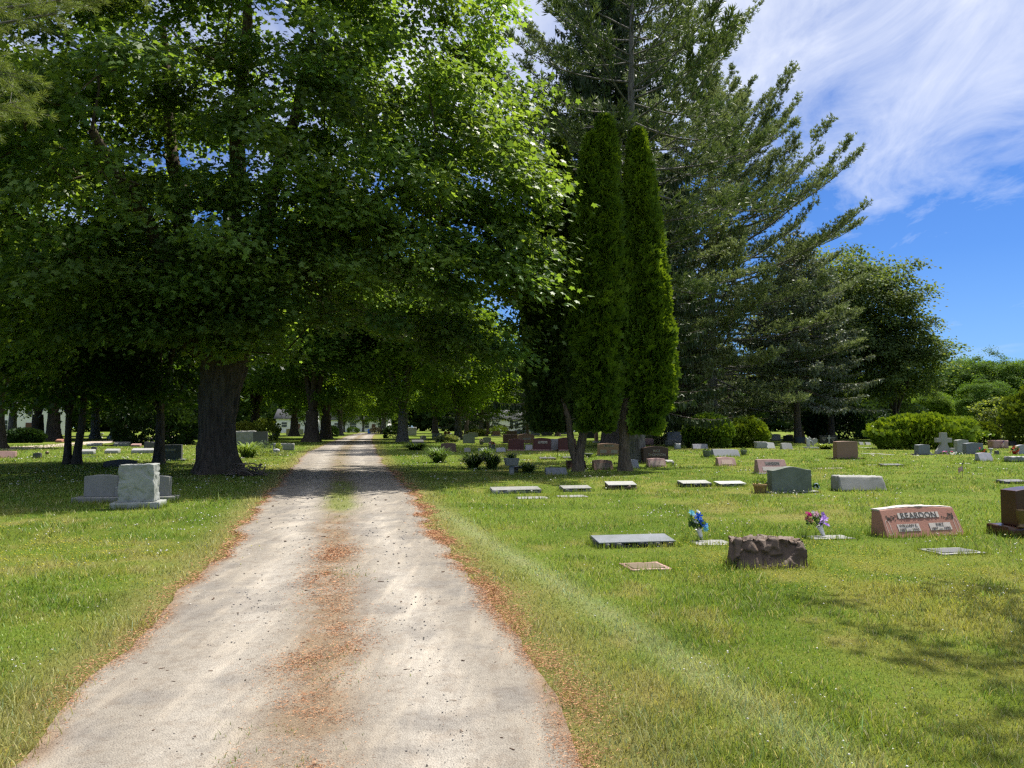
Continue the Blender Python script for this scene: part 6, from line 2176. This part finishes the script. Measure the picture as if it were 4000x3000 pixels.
    round_bush('golden_shrub', ((950 - 2000) / FP * 74, 74, 0), 1.4, 1.2, 1.9, 1400, 91, (0.10, 0.14, 0.015), (0.20, 0.22, 0.03), YEW, 'golden shrub just right of the big maple behind the block monument', 'shrub', size=0.22, lumps=0.6)
    round_bush('golden_shrub', ((1035 - 2000) / FP * 80, 80, 0), 1.6, 1.2, 2.3, 1400, 92, (0.06, 0.10, 0.012), (0.13, 0.17, 0.02), YEW, 'darker golden shrub left of the white garage', 'shrub', size=0.22, lumps=0.6)
    for px, dist, rx, h, seed, ca, cb, lab in ((1298, 110, 0.9, 1.5, 93, (0.015, 0.04, 0.01), (0.03, 0.06, 0.015), 'dark bush beside the trunks left of the lane'),
                                               (1532, 96, 1.1, 1.5, 94, (0.015, 0.04, 0.01), (0.03, 0.06, 0.015), 'dark bush left of the bright maple trunk'),
                                               (1380, 175, 1.4, 1.3, 95, (0.03, 0.07, 0.01), (0.06, 0.11, 0.02), 'small bush in front of the house at the lane end'),
                                               (1860, 118, 1.5, 1.0, 96, (0.12, 0.18, 0.02), (0.24, 0.27, 0.04), 'bright yellow-green low shrub behind the far headstones'),
                                               (1950, 130, 1.6, 1.5, 97, (0.06, 0.12, 0.01), (0.14, 0.19, 0.03), 'green shrub left of the pale house'),
                                               (2130, 140, 1.6, 1.1, 98, (0.10, 0.15, 0.02), (0.2, 0.22, 0.04), 'yellow-green shrub beside the pale house'),
                                               (1745, 74, 1.1, 0.55, 99, (0.16, 0.22, 0.08), (0.35, 0.38, 0.22), 'white-flecked low shrub before the heart stones')):
        round_bush('shrub', ((px - 2000) / FP * dist, dist, 0), rx, rx * 0.8, h, 900, seed, ca, cb, YEW, lab, 'shrub', size=0.24, lumps=0.5)
    round_bush('ornamental_grass', ((1471 - 2000) / FP * 150, 150, 0), 1.25, 0.9, 1.15, 900, 100, (0.35, 0.28, 0.18), (0.5, 0.42, 0.30), YEW, 'tan dry grass clump beside the blue barrel', 'plant', size=0.35, lumps=0.3, tv=QUAD_V * np.array([0.3, 1, 1]), tf=QUAD_F, up=1.2)
    # strap-leaved clumps
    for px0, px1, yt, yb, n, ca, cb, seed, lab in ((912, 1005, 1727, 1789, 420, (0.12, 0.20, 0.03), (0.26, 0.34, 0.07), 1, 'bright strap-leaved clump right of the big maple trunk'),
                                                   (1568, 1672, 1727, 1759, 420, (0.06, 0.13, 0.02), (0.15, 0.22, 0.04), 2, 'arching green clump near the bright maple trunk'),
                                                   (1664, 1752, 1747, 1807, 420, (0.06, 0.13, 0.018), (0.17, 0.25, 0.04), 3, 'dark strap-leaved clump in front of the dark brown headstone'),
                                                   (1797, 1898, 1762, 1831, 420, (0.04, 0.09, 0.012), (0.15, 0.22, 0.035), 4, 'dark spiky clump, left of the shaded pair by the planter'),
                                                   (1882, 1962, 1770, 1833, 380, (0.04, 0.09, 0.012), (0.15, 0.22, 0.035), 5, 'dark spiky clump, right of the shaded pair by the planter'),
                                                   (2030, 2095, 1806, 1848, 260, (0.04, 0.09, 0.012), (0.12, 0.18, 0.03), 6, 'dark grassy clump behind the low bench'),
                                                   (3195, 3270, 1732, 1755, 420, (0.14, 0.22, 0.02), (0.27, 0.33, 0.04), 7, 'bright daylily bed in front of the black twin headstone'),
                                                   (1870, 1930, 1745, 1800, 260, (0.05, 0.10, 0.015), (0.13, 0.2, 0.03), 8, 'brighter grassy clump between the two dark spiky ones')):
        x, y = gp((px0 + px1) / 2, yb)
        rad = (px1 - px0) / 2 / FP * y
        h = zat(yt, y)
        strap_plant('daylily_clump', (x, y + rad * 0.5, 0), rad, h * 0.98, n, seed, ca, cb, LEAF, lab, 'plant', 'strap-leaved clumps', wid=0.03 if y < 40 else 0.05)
    for px, py, r, h, lab, ca, cb in ((1030, 1782, 0.55, 0.25, 'low leafy patch beside the bright strap-leaved clump', (0.12, 0.18, 0.04), (0.28, 0.32, 0.12)), (1100, 1780, 0.45, 0.2, 'low variegated plant in front of the squat grey block', (0.14, 0.2, 0.06), (0.35, 0.38, 0.2)),
                                      (1087, 1765, 0.18, 0.55, 'tall single yellow-green weed by the little rock', (0.2, 0.28, 0.04), (0.3, 0.36, 0.08)), (1035, 1752, 0.7, 0.5, 'grey-green low plant before the dark upright by the lane', (0.05, 0.09, 0.05), (0.10, 0.14, 0.09))):
        x, y = gp(px, py)
        small_plant('garden_plant', (x, y, 0), r, h, 160, int(px), ca, cb, LEAF, lab, 'plant', None, 0.12)
    # brush pile at the foot of the maple
    rng = np.random.default_rng(8)
    x, y = gp(962, 1858)
    st = []
    for k in range(70):
        a = rng.random() * 6.28
        p = np.array([rng.normal() * 0.26, rng.normal() * 0.2, 0.04 + 0.34 * rng.random() ** 2])
        d = np.array([math.cos(a), math.sin(a), 0.25 * rng.normal()]) * (0.25 + 0.35 * rng.random())
        q = np.stack([p - d * 0.5, p + np.array([0, 0, 0.05]) * rng.normal(), p + d * 0.5])
        q[:, 2] = np.maximum(q[:, 2], 0.015)
        st.append(tubes(q, np.array([-1, 0, 1]), np.array([0.02, 0.016, 0.008]) * (0.6 + 0.8 * rng.random()), 5))
    V, Fs, _ = merge(st)
    o = npmesh('brush_pile', V, Fs, plain('weathered sticks', (0.16, 0.125, 0.10), 0.9), None)
    o.location = (x, y, 0)
    tag(o, 'heap of broken branches at the foot of the big maple', 'brush pile')
    # far woods close the horizon
    rng = np.random.default_rng(9)
    pp, cc = [], []
    for k in range(150):
        a = R(-60 + 120 * (k + rng.random()) / 150)
        d = 225 + 50 * rng.random()
        h = 12 + 7 * rng.random() - (4 if a > R(27) else 0)
        n = 520
        q = norm(rng.normal(size=(n, 3))) * np.array([8, 6, h * 0.5]) * (0.75 + 0.25 * rng.random((n, 1)))
        q = q * (0.85 + 0.3 * fbm(q * 0.2 + k, 1.0, k, 2))[:, None] + np.array([d * math.sin(a), d * math.cos(a), h * 0.52])
        q[:, 2] = np.maximum(q[:, 2], 0.3)
        pp.append(q)
        cc.append(shades(n, rng, (0.028, 0.058, 0.018), (0.06, 0.10, 0.028)) * (0.8 + 0.4 * rng.random()))
    P, c = np.concatenate(pp), np.concatenate(cc)
    n = len(P)
    fr = frames(rng.normal(size=(n, 3)), np.array([0, 0, 0.8]) + rng.normal(size=(n, 3)))
    V, Fs, c = scatter(FAN_V, FAN_F, P, fr, 2.2 * (0.6 + 0.7 * rng.random(n)), c)
    o = npmesh('far_woods', V, Fs, FAR, None, col=c)
    tag(o, 'far belt of woods closing the horizon', 'woods', kind='stuff')


# ---------------------------------------------------------------- houses, barrel
def house(loc, rz, w, d, h, label, wall, roofc, wins, roof_h=2.2, porch=False, door=None):
    root = empty('white_house', loc, rz, label, 'house')
    bm = bmesh.new()
    a, b = w / 2, d / 2
    f = [bm.verts.new(v) for v in ((-a, -b, 0), (a, -b, 0), (a, -b, h), (-a, -b, h))]
    k = [bm.verts.new(v) for v in ((-a, b, 0), (a, b, 0), (a, b, h), (-a, b, h))]
    gl, gr = bm.verts.new((-a, 0, h + roof_h)), bm.verts.new((a, 0, h + roof_h))
    for q in ((f[0], f[1], f[2], f[3]), (k[1], k[0], k[3], k[2]), (k[0], f[0], f[3], gl, k[3]), (f[1], k[1], k[2], gr, f[2])):
        bm.faces.new(q)
    me = bpy.data.meshes.new('wall')
    bm.to_mesh(me); bm.free()
    link('wall', me, wall, root)
    ov, t = 0.45, 0.14
    sl = roof_h / b
    V = []
    for x in (-a - ov, a + ov):
        V += [(x, -b - ov, h - ov * sl + 0.02), (x, 0, h + roof_h + 0.02), (x, b + ov, h - ov * sl + 0.02), (x, b + ov, h - ov * sl + t), (x, 0, h + roof_h + t + 0.03), (x, -b - ov, h - ov * sl + t)]
    Fq = [(0, 1, 7, 6), (1, 2, 8, 7), (2, 3, 9, 8), (3, 4, 10, 9), (4, 5, 11, 10), (5, 0, 6, 11)]
    Fh = [(5, 4, 1, 0), (4, 3, 2, 1), (6, 7, 10, 11), (7, 8, 9, 10)]
    npmesh('roof', np.array(V), [np.array(Fq + Fh)], roofc, root)
    glass = plain('window glass', (0.05, 0.06, 0.07), 0.15, 0.6, 0.1)
    fr = plain('white window frame', (0.75, 0.75, 0.74), 0.6, 0.3, 0.03)
    for x, z, ww, wh in wins:
        win = link('window', box_mesh('window', ww + 0.24, 0.08, wh + 0.24, bev=0), fr, root)
        win.location = (x, -b - 0.04, z)
        p = link('pane', box_mesh('pane', ww, 0.03, wh, bev=0), glass, win)
        p.location = (0, -0.04, 0.12)
        m = link('glazing_bar', box_mesh('glazing_bar', ww, 0.03, 0.06, bev=0), fr, win)
        m.location = (0, -0.065, 0.12 + wh / 2)
    if door is not None:
        dd = link('door', box_mesh('door', 1.0, 0.08, 2.1, bev=0), plain('dark door', (0.10, 0.05, 0.04), 0.5), root)
        dd.location = (door, -b - 0.04, 0)
        hn = link('handle', box_mesh('handle', 0.06, 0.06, 0.12, bev=0), fr, dd)
        hn.location = (0.38, -0.06, 1.0)
    return root


def build_houses():
    wht = plain('white clapboard', (0.72, 0.72, 0.74), 0.7, 0.2, 0.04, 3)
    crm = plain('cream clapboard', (0.70, 0.68, 0.62), 0.7, 0.2, 0.04, 3)
    rf = plain('grey shingles', (0.10, 0.10, 0.105), 0.9, 0.1, 0.3, 6)
    house(((60 - 2000) / FP * 132, 136, 0), 0.55, 11, 8, 5.4, 'white two-storey house behind the hedge at the left', wht, rf, [(-3.6, 3.4, 1.0, 1.5), (0, 3.4, 1.0, 1.5), (3.6, 3.4, 1.0, 1.5), (-3.6, 0.8, 1.0, 1.6), (3.6, 0.8, 1.0, 1.6)], 2.4, door=0)
    house(((1140 - 2000) / FP * 176, 182, 0), 0.1, 9, 8, 3.4, 'long white garage seen left of the dark trunk', wht, rf, [(-2.6, 1.2, 1.2, 1.1), (2.8, 1.2, 1.2, 1.1)], 2.0, door=0.5)
    house(((1395 - 2000) / FP * 212, 218, 0), 0.05, 16, 9, 3.4, 'white house with windows at the end of the lane', wht, rf, [(-6, 0.9, 1.4, 1.4), (-1.6, 0.9, 1.8, 1.4), (2.2, 0.9, 1.2, 1.4), (6, 0.9, 1.4, 1.4)], 2.2, door=4.1)
    house(((2010 - 2000) / FP * 196, 202, 0), -0.04, 13, 9, 3.4, 'cream house with a dark double window in the middle distance', crm, rf, [(-0.6, 0.9, 0.9, 1.5), (0.7, 0.9, 0.9, 1.5), (-4.6, 0.9, 1.2, 1.4), (4.6, 0.9, 1.2, 1.4)], 2.2)
    house(((2260 - 2000) / FP * 205, 212, 0), 0.04, 10, 8, 3.2, 'white cottage seen between the arborvitae trunks', wht, rf, [(-2.6, 0.9, 1.1, 1.3), (2.6, 0.9, 1.1, 1.3)], 2.0, door=0)
    y = 160.0
    o = empty('blue_barrel', ((1443.5 - 2000) / FP * y, y, 0), 0, 'bright blue barrel at the far end of the lane', 'barrel')
    bl = plain('blue plastic', (0.02, 0.16, 0.62), 0.4, 0.4, 0.05)
    link('drum', lathe_mesh('drum', [(0.0, 0.0), (0.31, 0.0), (0.33, 0.05), (0.34, 0.3), (0.325, 0.33), (0.34, 0.36), (0.34, 0.6), (0.325, 0.63), (0.335, 0.66), (0.32, 0.88), (0.30, 0.9)], 18), bl, o)
    link('lid', lathe_mesh('lid', [(0.32, 0.9), (0.32, 0.93), (0.0, 0.94)], 18), bl, o)


LEAF = leafmat('garden leaf', 0.35, (1.2, 1.15, 0.5))
MAPLE = leafmat('maple leaf', 0.5, (1.75, 1.6, 0.5), 0.48, 0.35)
FAR = leafmat('far leaf', 0.46, (1.6, 1.45, 0.4), 0.6, 0.06)
CEDAR = leafmat('cedar spray', 0.32, (1.4, 1.2, 0.4), 0.5, 0.2)
YEW = leafmat('yew spray', 0.25, (1.3, 1.2, 0.4), 0.5, 0.2)
NEEDLE = leafmat('spruce needle', 0.2, (1.2, 1.2, 0.6), 0.5, 0.15)
PINE = leafmat('pine needle', 0.3, (1.2, 1.2, 0.6), 0.5, 0.15)
PETAL = leafmat('cloth petal', 0.3, (1, 1, 1), 0.7, 0.2)
WHITEP = plain('white plastic', (0.72, 0.72, 0.72), 0.4, 0.4, 0.03)
FLAGR = plain('flag red', (0.42, 0.06, 0.07), 0.8, 0.1, 0.03)
FLAGW = plain('flag white', (0.70, 0.68, 0.68), 0.8, 0.1, 0.03)
FLAGB = plain('flag blue', (0.04, 0.05, 0.18), 0.8, 0.1, 0.03)

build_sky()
build_light_camera()
build_ground()
build_lane()
build_left()
build_middle()
build_right()
build_houses()
build_maple()
build_cedars()
build_conifers()
near_pine()
shade_tree()
build_background()
build_grass()
